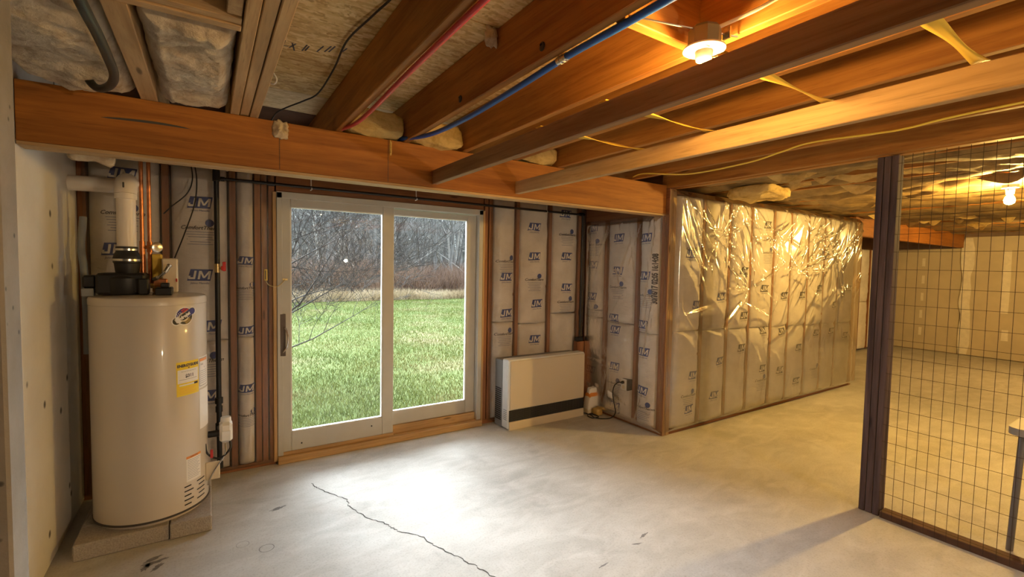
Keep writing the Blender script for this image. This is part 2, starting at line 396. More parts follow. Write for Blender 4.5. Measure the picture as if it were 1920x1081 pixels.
# --- batts: bulging printed film faces
class Batt:
    def __init__(s, org, e, nrm, a0, a1, z0, z1, depth, seed):
        s.o, s.e, s.n = np.array(org, float), np.array(e, float), np.array(nrm, float)
        s.a0, s.a1, s.z0, s.z1, s.d, s.seed = a0, a1, z0, z1, depth, seed
        r = random.Random(seed*13+5)
        s.cr = [(r.uniform(z0+.1, z1-.1), r.uniform(.0, .6), r.uniform(.3, .7), r.uniform(-.25, .25)) for _ in range(max(2, int((z1-z0)*4)))]
    def h(s, a, z):
        t = np.clip((a-s.a0)/(s.a1-s.a0), 0, 1); wob = fbm(a*5, z*5, s.seed)
        end = np.clip(np.minimum(z-s.z0, s.z1-z)/.05, 0, 1)**.5
        b = s.d*(1-np.abs(2*t-1)**3.0)*(.35+.65*end)+wob*.022+fbm(a*22, z*30, s.seed+3)*.006
        for zc, t0, ln, sl in s.cr:
            win = np.clip(np.minimum(t-t0, t0+ln-t)/.12, 0, 1)
            b = b-.011*np.exp(-((z-zc-sl*(t-.5)*.12)/.009)**2)*win
        return b
    def pos(s, a, z, eps=0):
        a = np.asarray(a, float); z = np.asarray(z, float); hh = s.h(a, z)+eps
        return s.o[0]+s.e[0]*a+s.n[0]*hh, s.o[1]+s.e[1]*a+s.n[1]*hh, z
    def make(s, par, mt, name='insulation_batt', nu=18):
        nv = max(12, int((s.z1-s.z0)/.022))
        jag = lambda a, q: .012*fbm(a*14, q, s.seed, 3)*2
        w_ = min(.012, .06*(s.a1-s.a0)); s.a0 += w_; s.a1 -= w_
        A, T = np.meshgrid(np.linspace(s.a0, s.a1, nu), np.linspace(0, 1, nv))
        Z = s.z0+jag(A, 1.3)+T*(s.z1-s.z0+jag(A, 7.7)-jag(A, 1.3))
        X, Y, Zz = s.pos(A, Z); mb = M(); mb.garr(X, Y, Zz)
        n0 = len(mb.v)          # return edges back to the wall plane so that the batt has thickness
        ring = [j*nu for j in range(nv)] + [(nv-1)*nu+i for i in range(1, nu)] + [j*nu+nu-1 for j in range(nv-2, -1, -1)] + [i for i in range(nu-2, 0, -1)]
        bk = [(mb.v[i][0]-s.n[0]*(s.d+.05), mb.v[i][1]-s.n[1]*(s.d+.05), mb.v[i][2]) for i in ring]
        mb.v += bk; L = len(ring)
        for k in range(L): mb.f.append((ring[k], ring[(k+1) % L], n0+(k+1) % L, n0+k)); mb.m.append(0)
        s.obj = mb.build(name, mt, par, recalc=True, angle=1.1); return s
    def ink(s, mb, pts, faces, ac, zc, m, eps, flip=1, rot=0):
        p = np.array(pts); c, q = math.cos(rot), math.sin(rot)
        a = ac+flip*(p[:, 0]*c-p[:, 1]*q); z = zc+p[:, 0]*q+p[:, 1]*c
        X, Y, Z = s.pos(a, z, eps); mb.add(list(zip(X, Y, Z)), faces, m)
    def gridrect(s, mb, quad, ac, zc, m, eps, flip, nu=6, nv=4, rot=0):
        (x0, y0), (x1, y1), (x2, y2), (x3, y3) = quad; P = []; Fc = []
        for j in range(nv):
            for i in range(nu):
                u, v = i/(nu-1), j/(nv-1)
                P.append(((x0*(1-u)+x1*u)*(1-v)+(x3*(1-u)+x2*u)*v, (y0*(1-u)+y1*u)*(1-v)+(y3*(1-u)+y2*u)*v))
        for j in range(nv-1):
            for i in range(nu-1): Fc.append((j*nu+i, j*nu+i+1, (j+1)*nu+i+1, (j+1)*nu+i))
        s.ink(mb, P, Fc, ac, zc, m, eps, flip, rot)
    def logo(s, ac, zc, flip=1, k=1.0, inks=None):
        mb = M(); rot = random.uniform(-.05, .05)
        hw, hh = .068*k, .040*k
        s.gridrect(mb, ((-hw-.006*k, -hh), (hw-.008*k, -hh), (hw+.008*k, hh), (-hw+.014*k, hh)), ac, zc, 0, .0035, flip, 14, 8, rot)
        def stroke(x0, y0, x1, y1, wd, cx):      # one slanted stroke of a white letter
            q = [(x0-wd, y0), (x0+wd, y0), (x1+wd, y1), (x1-wd, y1)]
            s.gridrect(mb, [((x+.16*y+cx)*k, y*k) for x, y in q], ac, zc, 1, .007, flip, 3, 7, rot)
        for st_ in ((-.029, -.029, -.029, .029, .0065), (.029, -.029, .029, .029, .0065), (0, -.020, -.027, .029, .0062), (0, -.020, .027, .029, .0062)): stroke(*st_, .026)
        for st_ in ((.010, -.022, .010, .030, .0065), (-.004, -.029, -.004, -.016, .0195), (-.019, -.020, -.019, -.006, .006)): stroke(*st_, -.040)
        v, f = text2d('Johns Manville', .019*k, 0, .2); s.ink(mb, [(x, y-hh-.016*k) for x, y in v], f, ac, zc, 0, .0045, flip, rot)
        mb.build('logo', [inks or INK, FILMW], s.obj, recalc=False)
    def text_block(s, ac, zc, flip=1, k=1.0, big=True):
        mb = M(); n = 18
        P = [(.055*k+.026*k*math.cos(2*PI*i/n), .036*k+.026*k*math.sin(2*PI*i/n)) for i in range(n)]
        s.ink(mb, P, [tuple(range(n))], ac, zc, 0, .004, flip)
        v, f = text2d('ComfortTherm', .036*k, .0006, .3); s.ink(mb, v, f, ac, zc, 1, .0055, flip)
        for j in range(6 if big else 3):
            wd = (.085, .08, .07, .078, .06, .074)[j]*k
            s.gridrect(mb, ((-wd, -.004*k), (wd, -.004*k), (wd, 0), (-wd, 0)), ac, zc-(.026+.017*j)*k, 2, .0035, flip, 8, 2)
        mb.build('printed_text', [INK, INKD, INKG], s.obj, recalc=False)
    def date_text(s, ac, zc, flip=1, txt='30/76/17 02:05 16:14:08'):
        mb = M(); v, f = text2d(txt, .062, .003, 0); s.ink(mb, [(x*.78, y) for x, y in v], f, ac, zc, 0, .005, flip, PI/2)
        mb.build('date_code', INKD, s.obj, recalc=False)

# wall_back: studs, plates, batts
for x0, x1 in ((-.686, -.645), (-.262, -.222), (.128, .168), (.287, .325), (.33, .368), (.378, .42), (2.235, 2.275), (2.285, 2.328), (2.602, 2.640), (3.016, 3.054), (3.425, 3.465)):
    stud(wb, x0, x1, 3.945, 4.085, .04, 2.21)
stud(wb, -.69, .425, 3.945, 4.085, 0, .04, WS['x'], 'bottom_plate'); stud(wb, 2.23, 3.52, 3.945, 4.085, 0, .04, WS['x'], 'bottom_plate')
stud(wb, -.69, 3.52, 3.945, 4.085, 2.212, 2.25, WS['x'], 'top_plate'); stud(wb, -.69, 3.52, 3.945, 4.085, 2.254, 2.31, WS['x'], 'top_plate')
stud(wb, .43, 2.225, 3.95, 4.085, 2.088, 2.21, WS['x'], 'door_header')
seed = 0
def mkbatt(par, org, e, nrm, a0, a1, z0, z1, d=.058):
    global seed; seed += 1
    return Batt(org, e, nrm, a0, a1, z0, z1, d, seed).make(par, BATT)
YB = (0, 3.965, 0)
def back(a0, a1, zs, logos, prints):
    lo = mkbatt(wb, YB, (1, 0, 0), (0, -1, 0), a0, a1, .045, zs-.01); up = mkbatt(wb, YB, (1, 0, 0), (0, -1, 0), a0, a1, zs, 2.205, .066)
    for x, z in logos: (up if z > zs else lo).logo(min(max(x, a0+.075), a1-.075) if a1-a0 > .16 else (a0+a1)/2, z, k=1.0 if a1-a0 > .2 else .75)
    for x, z in prints: (up if z > zs else lo).text_block(x, z, k=1.0 if a1-a0 > .25 else .72)
    return lo, up
back(-.643, -.264, 1.0, [(-.458, 2.10), (-.5, 1.62), (-.42, .8)], [(-.46, 1.85)])
back(-.22, .126, .99, [(-.046, 1.955), (-.051, 1.455), (.0, 1.096), (-.02, .60)], [(-.046, 1.78), (-.03, .85)])
back(.17, .285, 1.0, [(.23, 1.56), (.23, 1.05), (.228, .62)], [(.228, 1.36), (.228, .42)])
back(2.33, 2.60, 1.0, [(2.463, 1.45), (2.475, 1.09)], [(2.465, 1.60), (2.465, .88)])
back(2.642, 3.014, .97, [(2.79, 1.957), (2.80, 1.659), (2.84, 1.176), (2.83, .805)], [(2.81, 1.42)])
back(3.056, 3.423, 1.06, [(3.2, 2.12), (3.22, 1.67), (3.23, 1.338)], [(3.23, 1.90), (3.23, 1.18)])

# --- partition wall running toward the viewer, and the long inner wall
wpn = tag(M().box(3.60, 3.625, 2.91, 4.085, 0, 2.29).build('wall_partition', SHEATH), 'short insulated partition wall with blue-printed batts beside the heater', 'wall', kind='structure')
for y0, y1 in ((3.90, 3.94), (3.60, 3.638), (3.162, 3.20), (2.86, 2.895), (2.818, 2.856)): stud(wpn, 3.52, 3.60, y0, y1, .04, 2.05)
stud(wpn, 3.52, 3.60, 2.818, 3.94, 0, .04, WS['y'], 'bottom_plate'); stud(wpn, 3.52, 3.60, 2.818, 3.94, 2.052, 2.29, WS['y'], 'top_plate')
def part(y0, y1, zs, logos, prints):
    # a runs from the back corner toward the viewer
    org = (3.543, 4, 0); g = lambda y: 4-y
    lo = mkbatt(wpn, org, (0, -1, 0), (-1, 0, 0), g(y0), g(y1), .045, zs-.01, .050); up = mkbatt(wpn, org, (0, -1, 0), (-1, 0, 0), g(y0), g(y1), zs, 2.05, .058)
    for y, z in logos: (up if z > zs else lo).logo(min(max(g(y), g(y0)+.075), g(y1)-.075), z)
    for y, z in prints: (up if z > zs else lo).text_block(g(y), z)
    return lo, up
part(3.898, 3.64, 1.02, [(3.78, 1.98), (3.77, 1.585), (3.78, 1.245), (3.78, .446)], [(3.77, 1.80), (3.77, 1.10)])
part(3.598, 3.202, 1.0, [(3.401, 1.86), (3.401, 1.529), (3.45, 1.045), (3.43, .924), (3.42, .547), (3.41, .14)], [(3.40, 1.36), (3.42, .37)])
lo, up = part(3.16, 2.897, .94, [(3.05, 1.848), (3.06, 1.488), (3.07, 1.02), (3.05, .757), (3.05, .385)], [(3.04, 1.30), (3.03, .22)])
up.date_text(4-2.945, 1.46)

wi = tag(M().box(3.63, 7.45, 2.90, 2.925, 0, 2.29).build('wall_inner', SHEATH), 'long insulated wall behind shiny wrinkled plastic sheeting', 'wall', kind='structure')
gx = [3.62, 4.06, 4.49, 4.88, 5.335, 5.70, 6.115, 6.525, 6.91, 7.38]
stud(wi, 3.525, 3.565, 2.815, 2.90, 0, 2.28, WP['z']); stud(wi, 3.57, 3.615, 2.815, 2.90, 0, 2.28, WP['z'])
for x in gx[1:-1]: stud(wi, x-.019, x+.019, 2.825, 2.90, .04, 2.24)
stud(wi, 7.385, 7.44, 2.815, 2.90, 0, 2.28, WP['z'])
stud(wi, 3.62, 7.385, 2.82, 2.90, 0, .04, WS['x'], 'bottom_plate'); stud(wi, 3.62, 7.385, 2.82, 2.90, 2.241, 2.28, WS['x'], 'top_plate')
GL = [[(3.9, 1.22), (3.90, .54), (3.85, .22), (3.8, 1.7)], [(4.29, 1.29), (4.33, .637), (4.25, .3)], [(4.708, 1.084), (4.70, .742), (4.68, 1.55)], [(5.08, 1.362), (5.12, .48), (5.1, 2.05), (5.12, .9)],
      [(5.5, 1.277), (5.5, .866), (5.5, .42)], [(5.9, 1.276), (5.9, .65), (5.88, .25)], [(6.32, 1.35), (6.32, .8)], [(6.74, 1.136), (6.72, .8)], [(7.13, 1.34), (7.12, .72)]]
for i in range(9):
    a0, a1 = gx[i]+.02, gx[i+1]-.02; zs = .97-.012*i+random.uniform(-.01, .01)
    lo = mkbatt(wi, (0, 2.835, 0), (1, 0, 0), (0, -1, 0), a0, a1, .05, zs-.008, .052); up = mkbatt(wi, (0, 2.835, 0), (1, 0, 0), (0, -1, 0), a0, a1, zs, 2.235, .064)
    for x, z in GL[i]: (up if z > zs else lo).logo(min(max(x, a0+.08), a1-.08), z, k=.95, inks=INKD if i > 1 else INK)
    if i % 3 == 0: up.text_block((a0+a1)/2, 1.75); lo.text_block((a0+a1)/2, .35)

# --- clear poly sheets stapled over the batts
def sheet(par, org, e, nrm, a0, a1, z0, z1, base, seedv, mt, amp, folds, nu, nv, label, edge=.008):
    r = np.random.default_rng(seedv)
    A, Z = np.meshgrid(np.linspace(a0, a1, nu), np.linspace(z0, z1, nv)); H = np.zeros_like(A)+base
    H += fbm(A*1.6, Z*1.4, seedv, 3)*amp*1.0
    for ac, zc, ang, ln, wd, am in folds(r):
        dx, dz = A-ac, Z-zc; al = dx*math.cos(ang)+dz*math.sin(ang); pp = -dx*math.sin(ang)+dz*math.cos(ang)
        win = np.clip(1-(al/ln)**2, 0, 1); ww = wd*(.35+.65*np.clip((al+ln)/(2*ln), 0, 1))
        H += am*win*np.exp(-(pp/ww)**2)
    ed = np.clip(np.minimum(np.minimum(A-a0, a1-A), np.minimum(Z-z0, z1-Z))/.06, 0, 1)
    H = edge+(H-edge)*ed
    mb = M(); mb.garr(org[0]+e[0]*A+nrm[0]*H, org[1]+e[1]*A+nrm[1]*H, Z)
    o = mb.build('vapour_sheet', mt, par, recalc=False, angle=3.0); o['label'] = label; return o
def folds_soft(a0, a1, n):
    def f(r): return [(r.uniform(a0, a1), r.uniform(.1, 2.1), r.uniform(-1.9, -.9) if r.random() < .7 else r.uniform(-.6, .6), r.uniform(.1, .4), r.uniform(.006, .018), r.uniform(.003, .010)) for _ in range(n)]
    return f
def folds_gold(r):
    o = []
    for _ in range(130):
        a = r.uniform(3.6, 7.4); z = r.triangular(.7, 2.0, 2.25)
        ang = r.normal(-.95, .35) if a < 5.2 else r.normal(.85, .45)
        o.append((a, z, ang, r.uniform(.10, .42), r.uniform(.013, .042), r.uniform(.005, .020)))
    for ca, cz in ((5.25, 1.95), (5.95, 2.02), (4.15, 1.85), (6.6, 1.75), (5.7, 1.55), (4.75, 1.35)):
        for k in range(11):
            q = r.uniform(0, 2*PI); ln = r.uniform(.12, .38); o.append((ca+math.cos(q)*ln, cz+math.sin(q)*ln, q, ln, r.uniform(.016, .045), r.uniform(.008, .026)))
    for _ in range(30): o.append((r.uniform(3.6, 7.4), r.uniform(.15, .9), r.normal(-1.3, .4), r.uniform(.1, .3), r.uniform(.008, .02), r.uniform(.002, .006)))
    return o
sheet(wb, (0, 3.945, 0), (1, 0, 0), (0, -1, 0), -.66, .40, .02, 2.24, .082, 3, SHEET, .02, folds_soft(-.66, .4, 26), 70, 110, 'clear plastic sheet left of the sliding door')
sheet(wb, (0, 3.945, 0), (1, 0, 0), (0, -1, 0), 2.30, 3.50, .02, 2.24, .082, 4, SHEET, .02, folds_soft(2.3, 3.5, 30), 80, 110, 'clear plastic sheet behind the wall heater')
sheet(wpn, (3.52, 0, 0), (0, 1, 0), (-1, 0, 0), 2.82, 3.90, .02, 2.06, .076, 5, SHEET, .022, lambda r: folds_soft(2.82, 3.9, 22)(r)+[(2.9+r.uniform(0, .1), r.uniform(.9, 2.0), r.normal(1.75, .15), r.uniform(.15, .4), r.uniform(.006, .015), r.uniform(.006, .016)) for _ in range(16)], 80, 110, 'clear plastic sheet on the short partition')
sheet(wi, (0, 2.815, 0), (1, 0, 0), (0, -1, 0), 3.535, 7.43, .03, 2.275, .078, 6, SHEETG, .03, folds_gold, 330, 190, 'shiny wrinkled clear plastic sheet')

# --- far end of the basement
we = tag(M().box(12.22, 12.5, -3.3, 4.2, -.1, 2.7).build('wall_right', SHEATH), 'far drywalled end wall with taped seams', 'wall', kind='structure')
for y0, y1, z1, xo in ((2.86, 4.08, 2.05, 0), (1.64, 2.84, 2.26, -.03), (.42, 1.635, 2.26, -.03), (-.8, .415, 2.26, -.03), (-2.02, -.805, 2.26, -.03), (-3.2, -2.025, 2.26, -.03)):
    M().box(12.205+xo, 12.219+xo*0, y0, y1, .012, z1, 0, .002).build('drywall_panel', DRY, we)
def mud(y, wd, z0, z1, x=12.172, sd=0):
    n = 24; v = []
    for j in range(n):
        z = z0+(z1-z0)*j/(n-1); k = .75+.7*float(vnoise(z*4, sd))
        v += [(x, y-wd*k, z), (x, y+wd*(.75+.7*float(vnoise(z*4, sd+9))), z)]
    M().add(v, [(2*j, 2*j+1, 2*j+3, 2*j+2) for j in range(n-1)]).build('joint_tape', MUD, we, recalc=False)['label'] = 'white taped joint'
mud(2.78, .07, .02, 2.24, sd=1)
for y, z0, z1 in ((2.25, .85, 2.0), (1.64, .03, 1.5), (.42, .1, 1.9), (2.22, .35, .55)): mud(y, .045, z0, z1, sd=y*7)
for z0 in (.3, .65, 1.0, 1.35, 1.7): mud(3.44, .022, z0, z0+.16, 12.2, sd=z0*9)
for i in range(9):
    a0 = 7.5+i*.45; stud(wb, a0-.04, a0, 3.95, 4.085, .04, 2.21)
    mkbatt(wb, YB, (1, 0, 0), (0, -1, 0), a0+.01, a0+.40, .05, .97, .03); mkbatt(wb, YB, (1, 0, 0), (0, -1, 0), a0+.01, a0+.40, .98, 2.0, .035)
stud(wb, 7.45, 12.2, 3.94, 4.085, 2.0, 2.25, DARKB, 'top_plate')  # dark colour puts the shadow along the far wall's top into this board

fb_ = thing('far_beam', 'orange beam between the long plastic wall and the far end wall', 'beam', (9.8, 2.9, 2.057))
for y0, y1 in ((2.85, 2.888), (2.89, 2.928)): M().box(7.445, 12.17, y0, y1, 2.06, 2.32, 0, .002).build('ply', WB['x'], fb_)

# --- ceiling: deck panels, batts, hidden far joists
ce = tag(M().box(-3.3, 12.5, -3.3, 4.2, 2.60, 2.72).build('ceiling', DARKB), 'unfinished ceiling of strand board deck and insulation', 'ceiling', kind='structure')
ys = [(-3.2, -1.925), (-1.92, -.705), (-.70, .515), (.52, 1.733), (1.739, 3.045)]
for i, (y0, y1) in enumerate(ys):
    for x0, x1 in ((.232, 2.66), (2.665, 5.1)):
        if i == 3: x0, x1 = x0-.0, x1
        M().box(x0, x1, y0, y1, 2.552, 2.575, 0, .002).build('subfloor_panel', OSB, ce)
    M().box(-3.2, .228, y0, y1, 2.556, 2.578, 0, .002).build('subfloor_panel', OSB, ce)
M().box(.232, 5.1, 3.052, 3.44, 2.553, 2.575, 0, .002).build('subfloor_panel', OSB2, ce)
mb = M()
def stroke(x0, y0, x1, y1, w=.0035):
    d = Vector((x1-x0, y1-y0, 0)); n = Vector((-d.y, d.x, 0)).normalized()*w
    mb.add([(x0-n.x, y0-n.y, 2.5512), (x0+n.x, y0+n.y, 2.5512), (x1+n.x, y1+n.y, 2.5512), (x1-n.x, y1-n.y, 2.5512)], [(0, 1, 2, 3)])
for a in ((.285, 2.36, .275, 2.47), (.30, 2.37, .295, 2.46), (.27, 2.43, .32, 2.43), (.345, 2.38, .325, 2.44), (.33, 2.38, .35, 2.46), (.39, 2.36, .38, 2.44), (.40, 2.37, .392, 2.43), (.455, 2.33, .44, 2.41), (.485, 2.31, .47, 2.39), (.50, 2.30, .487, 2.38), (.55, 2.29, .54, 2.34)): stroke(*a)
mb.build('pencil_mark', INKD, ce, recalc=False)['label'] = 'dark hand-drawn tally marks'
# far-room joists and sagging batts between them
fx = [3.905+.406*i for i in range(21)]
for x in fx: M().box(x-.019, x+.019, -3.2, 4.08, 2.325, 2.55, 0, .002).build('joist', W['y'], ce)
for i in range(21):
    x0 = (3.66 if i == 0 else fx[i-1]+.02); x1 = fx[i]-.02
    for y0, y1 in ((-1.4, 1.40), (1.34, 3.93)):
        nu, nv = 12, 60; A, Bq = np.meshgrid(np.linspace(0, 1, nu), np.linspace(0, 1, nv))
        X = x0-.012+(x1-x0+.024)*A; Y = y0+(y1-y0)*Bq
        sg = .035+.055*vnoise(Y*1.3+i*7, Y*0+i)
        Z = 2.368-sg*(1-np.abs(2*A-1)**3)+fbm(X*6, Y*3.2, i)*.085+fbm(X*14, Y*10, i+5)*.035
        Z = np.minimum(Z, 2.45)
        M().garr(X, Y, Z).build('insulation_batt', BATTC, ce, recalc=False, angle=1.2)
# torn paper flaps hanging from the ceiling batts
for i in range(46):
    x = random.uniform(3.8, 10.5); y = random.uniform(-.6, 2.75); L = random.uniform(.06, .2); wd = random.uniform(.02, .06); dz = random.uniform(.02, .08); a = random.gauss(PI/2, .35)
    def fn(u, v, x=x, y=y, L=L, wd=wd, dz=dz, a=a, i=i):
        al = (u-.5)*L*2; c = v*wd
        return (x+al*math.cos(a)+c*math.sin(a)*.6, y+al*math.sin(a)-c*math.cos(a)*.6, 2.335-c*.5-dz*v*(1-abs(2*u-1)**2)+.012*math.sin(7*u+i))
    M().grid(fn, 8, 4).build('paper_flap', FLUFFY if i % 3 else BATTC, ce, recalc=False)

# ================================================================== FRAMING THINGS
bt = thing('header_beam', 'deep orange wooden beam spanning above the sliding door', 'beam', (1.4, 2.9, 2.057))
for k, (y0, y1) in enumerate(((2.854, 2.890), (2.892, 2.928), (2.930, 2.966))):
    M().box(-.685, 3.515, y0, y1, 2.057+.001*(k == 1), 2.315, 0, .002).build('ply', WB['x'], bt)
for k, (y0, y1) in enumerate(((2.854, 2.909), (2.911, 2.966))): M().box(-.685, 3.515, y0, y1, 2.040, 2.056, 0, .002).build('nailing_strip', WP['x'], bt)['label'] = 'pale strip under the beam'
mb = M()
for i in range(12):
    t0, t1 = i/12, (i+1)/12; wa, wb_ = .006*math.sin(PI*t0)**.5, .006*math.sin(PI*t1)**.5
    f = lambda t: (-.41+.345*t, 2.8535, 2.203+.012*math.sin(2.4*t)-.004*t)
    a, b = f(t0), f(t1); mb.add([(a[0], a[1], a[2]-wa), (a[0], a[1], a[2]+wa), (b[0], b[1], b[2]+wb_), (b[0], b[1], b[2]-wb_)], [(0, 1, 2, 3)])
mb.build('split', CRACK, bt, recalc=False)['label'] = 'long dark split in the beam face'
for xx in (.33, .93): M().box(xx-.0012, xx+.0012, 2.8532, 2.8545, 2.06, 2.312).build('ply_joint', CRACK, bt)

JX = [(.640, 'ceiling joist with the red pipe along its underside'), (1.047, 'ceiling joist with drilled holes above the blue pipe'), (1.453, 'ceiling joist brightly lit beside the lampholder'),
      (1.86, 'ceiling joist banded by lamp shadow, above the second furring strip'), (2.266, 'first dark joist beyond the lit furring strip'), (2.67, 'second dark joist beyond the lit furring strip'), (3.08, 'dark joist carrying the yellow cable')]
for x, lb in JX:
    j = thing('ceiling_joist', lb, 'joist', (x, 1, 2.315), 'bare joists under the deck')
    M().box(x-.019, x+.019, -3.2, 4.08, 2.316, 2.551, 0, .003).build('board', W['y'], j)
    if abs(x-1.047) < .01:
        for yh in (1.41, 2.071):
            mb = M(); mt4 = Matrix.Translation((x-.0205, yh, 2.357)) @ Matrix.Rotation(PI/2, 4, 'Y')
            mb.lathe([(.0165, 0), (.0165, .0012)], n=18, m=0, mat=mt4)
            mb.tube([(x-.022, yh+.013*math.cos(q), 2.357+.013*math.sin(q)) for q in np.linspace(.6, 5.2, 12)], .0035, 6, 1)
            mb.build('bored_hole', [CRACK, BLACK], j)['label'] = 'dark bored hole'
    if abs(x-1.86) < .01:
        M().tube([(x-.02, .80, 2.40), (x-.06, .78, 2.36), (x-.09, .82, 2.325)], .006, 6).build('bent_hook', BLKIRON, j)
hd = thing('girder', 'dark girder resting on the weathered post', 'beam', (3.58, 1, 2.285))
M().box(3.515, 3.575, -3.2, 2.90, 2.292, 2.551, 0, .003).build('board', W['y'], hd); M().box(3.578, 3.64, -3.2, 2.90, 2.287, 2.551, 0, .003).build('board', W['y'], hd)
for k, (x0, x1, lb) in enumerate(((.102, .142, 'left board of the three stair trimmers'), (.146, .186, 'middle board of the three stair trimmers'), (.190, .230, 'right board of the three stair trimmers'))):
    j = tag(M().box(x0, x1, -1.2, 4.08, 2.316+.004*(k == 1), 2.551, 0, .003).build('stair_trimmer', WP['y'], loc=(x0, 1, 2.316)), lb, 'joist', 'triple trimmer joist')
tag(M().box(-.262, -.196, 1.835, 4.08, 2.316, 2.551, 0, .003).build('short_joist', WP['y'], loc=(-.23, 2.3, 2.316)), 'short pale joist between the two ceiling batts', 'joist')
hs = thing('stair_header', 'pale doubled header across the ceiling batts at upper left', 'beam', (-.3, 1.8, 2.316))
for y0, y1 in ((1.752, 1.790), (1.793, 1.831)): M().box(-.68, .098, y0, y1, 2.316+(.006 if y0 < 1.76 else 0), 2.551, 0, .002).build('board', WP['x'], hs)
tag(M().box(.055, .098, 1.56, 1.75, 2.33, 2.55, 0, .003).build('hanger_block', WP['z'], loc=(.08, 1.6, 2.33)), 'small pale block at the corner of the stair header', 'block')
st = thing('stair_underside', 'dark brown stair boards seen above the pale header', 'stairs', (-.5, 1.3, 2.40))
for i in range(5): M().box(-.345, .04, .55+.23*i, .75+.23*i, 2.52-.035*i+.03, 2.545-.035*i+.03, 0, .003).build('tread', DARKB, st)
for i in range(4): M().box(-.345, .04, .752+.23*i, .77+.23*i, 2.515-.035*i, 2.60, 0, .002).build('riser', WS['x'], st)

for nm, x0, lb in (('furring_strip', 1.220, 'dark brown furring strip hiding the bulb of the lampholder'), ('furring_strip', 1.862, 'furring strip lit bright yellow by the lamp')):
    tag(M().box(x0, x0+.038, -3.0, 2.852, 2.077, 2.165, 0, .003).build(nm, WF if x0 < 1.5 else WP['y'], loc=(x0, 1, 2.077)), lb, 'board', 'hung furring strips')  # same lumber; paler wood puts the lamp's light into the lit strip
for y, lb in ((1.70, 'yellow strap nearest the beam'), (1.30, 'second yellow strap from the beam'), (.83, 'third yellow strap from the beam, half in shadow'), (.43, 'wide dark strap farthest from the beam, at the upper right')):
    def fn(u, v, y=y):
        x = 1.225+u*.665; tw = .55*math.sin(PI*min(1, max(0, (u-.4)/.6))); c = (v-.5)*.042
        return (x, y+c*math.cos(tw), 2.172+c*math.sin(tw)-.004*math.sin(PI*u)+.0012+.021*math.sin(tw)*0)
    mb = M().grid(fn, 24, 4); o = mb.build('strap', STRAP, loc=(1.55, y, 2.17), recalc=False)
    sm = o.modifiers.new('thick', 'SOLIDIFY'); sm.thickness = .0022
    tag(o, lb, 'strap', 'straps between the furring strips')

po = thing('support_post', 'weathered dark built-up post at the end of the wire fence', 'post', (3.62, 1.21, 0))
for y0, y1 in ((1.160, 1.197), (1.199, 1.236), (1.238, 1.272)): M().box(3.582, 3.668, y0, y1, 0, 2.288, 0, .004).build('ply', WG, po)

# fence
fe = thing('wire_fence', 'welded wire mesh fence beside the weathered post', 'fence', (3.6, .4, 0))
M().box(3.575, 3.662, -1.2, 1.155, 0, .04, 0, .003).build('bottom_rail', DARKB, fe)
v0 = M().tube([(3.568, 1.14, .01), (3.5685, 1.138, 1.1), (3.568, 1.14, 2.28)], .0013, 5).build('wire', WIRE, fe)
for k in range(1, 22):
    c = dup(v0, (random.uniform(-.001, .001), -.0515*k, 0))
h0 = M().tube([(3.566, 1.16, .06), (3.566, .6, .058), (3.566, .03, .06)], .0013, 5).build('wire', WIRE, fe)
for k in range(1, 21): dup(h0, (0, 0, .1085*k))

# ceiling insulation things at left
def fluff(name, label, x0, x1, y0, y1, z0, z1, mt, seedv, sag=.05, n=26, group=None, amp=.03, cat='insulation', e=.32):
    cx, cy, cz = (x0+x1)/2, (y0+y1)/2, (z0+z1)/2; mb = M(); nu = n; nv = n
    def fn(u, v):
        th = 2*PI*u; ph = PI*(v-.5)
        sg = lambda c: math.copysign(abs(c)**e, c)
        p = Vector((sg(math.cos(th))*abs(math.cos(ph))**e, sg(math.sin(th))*abs(math.cos(ph))**e, sg(math.sin(ph))))
        q = Vector((cx+p.x*(x1-x0)/2, cy+p.y*(y1-y0)/2, cz+p.z*(z1-z0)/2))
        d = noise.fractal(q*7+Vector((seedv*3.1,)*3), 1, 2, 4)*amp+noise.fractal(q*26, 1, 2, 3)*amp*.35
        dz = 0
        if p.z < 0: dz = -sag*max(0, 1-p.x**2)*max(0, 1-p.y**2)+amp*1.5*abs(noise.noise(Vector((q.x*2.5, q.y*7+seedv, 0))))
        q += p.normalized()*d; q.z += dz; return tuple(q)
    mb.grid(fn, nu, nv); o = mb.build(name, mt, loc=(cx, cy, cz), recalc=True, angle=2.5); return tag(o, label, cat, group)
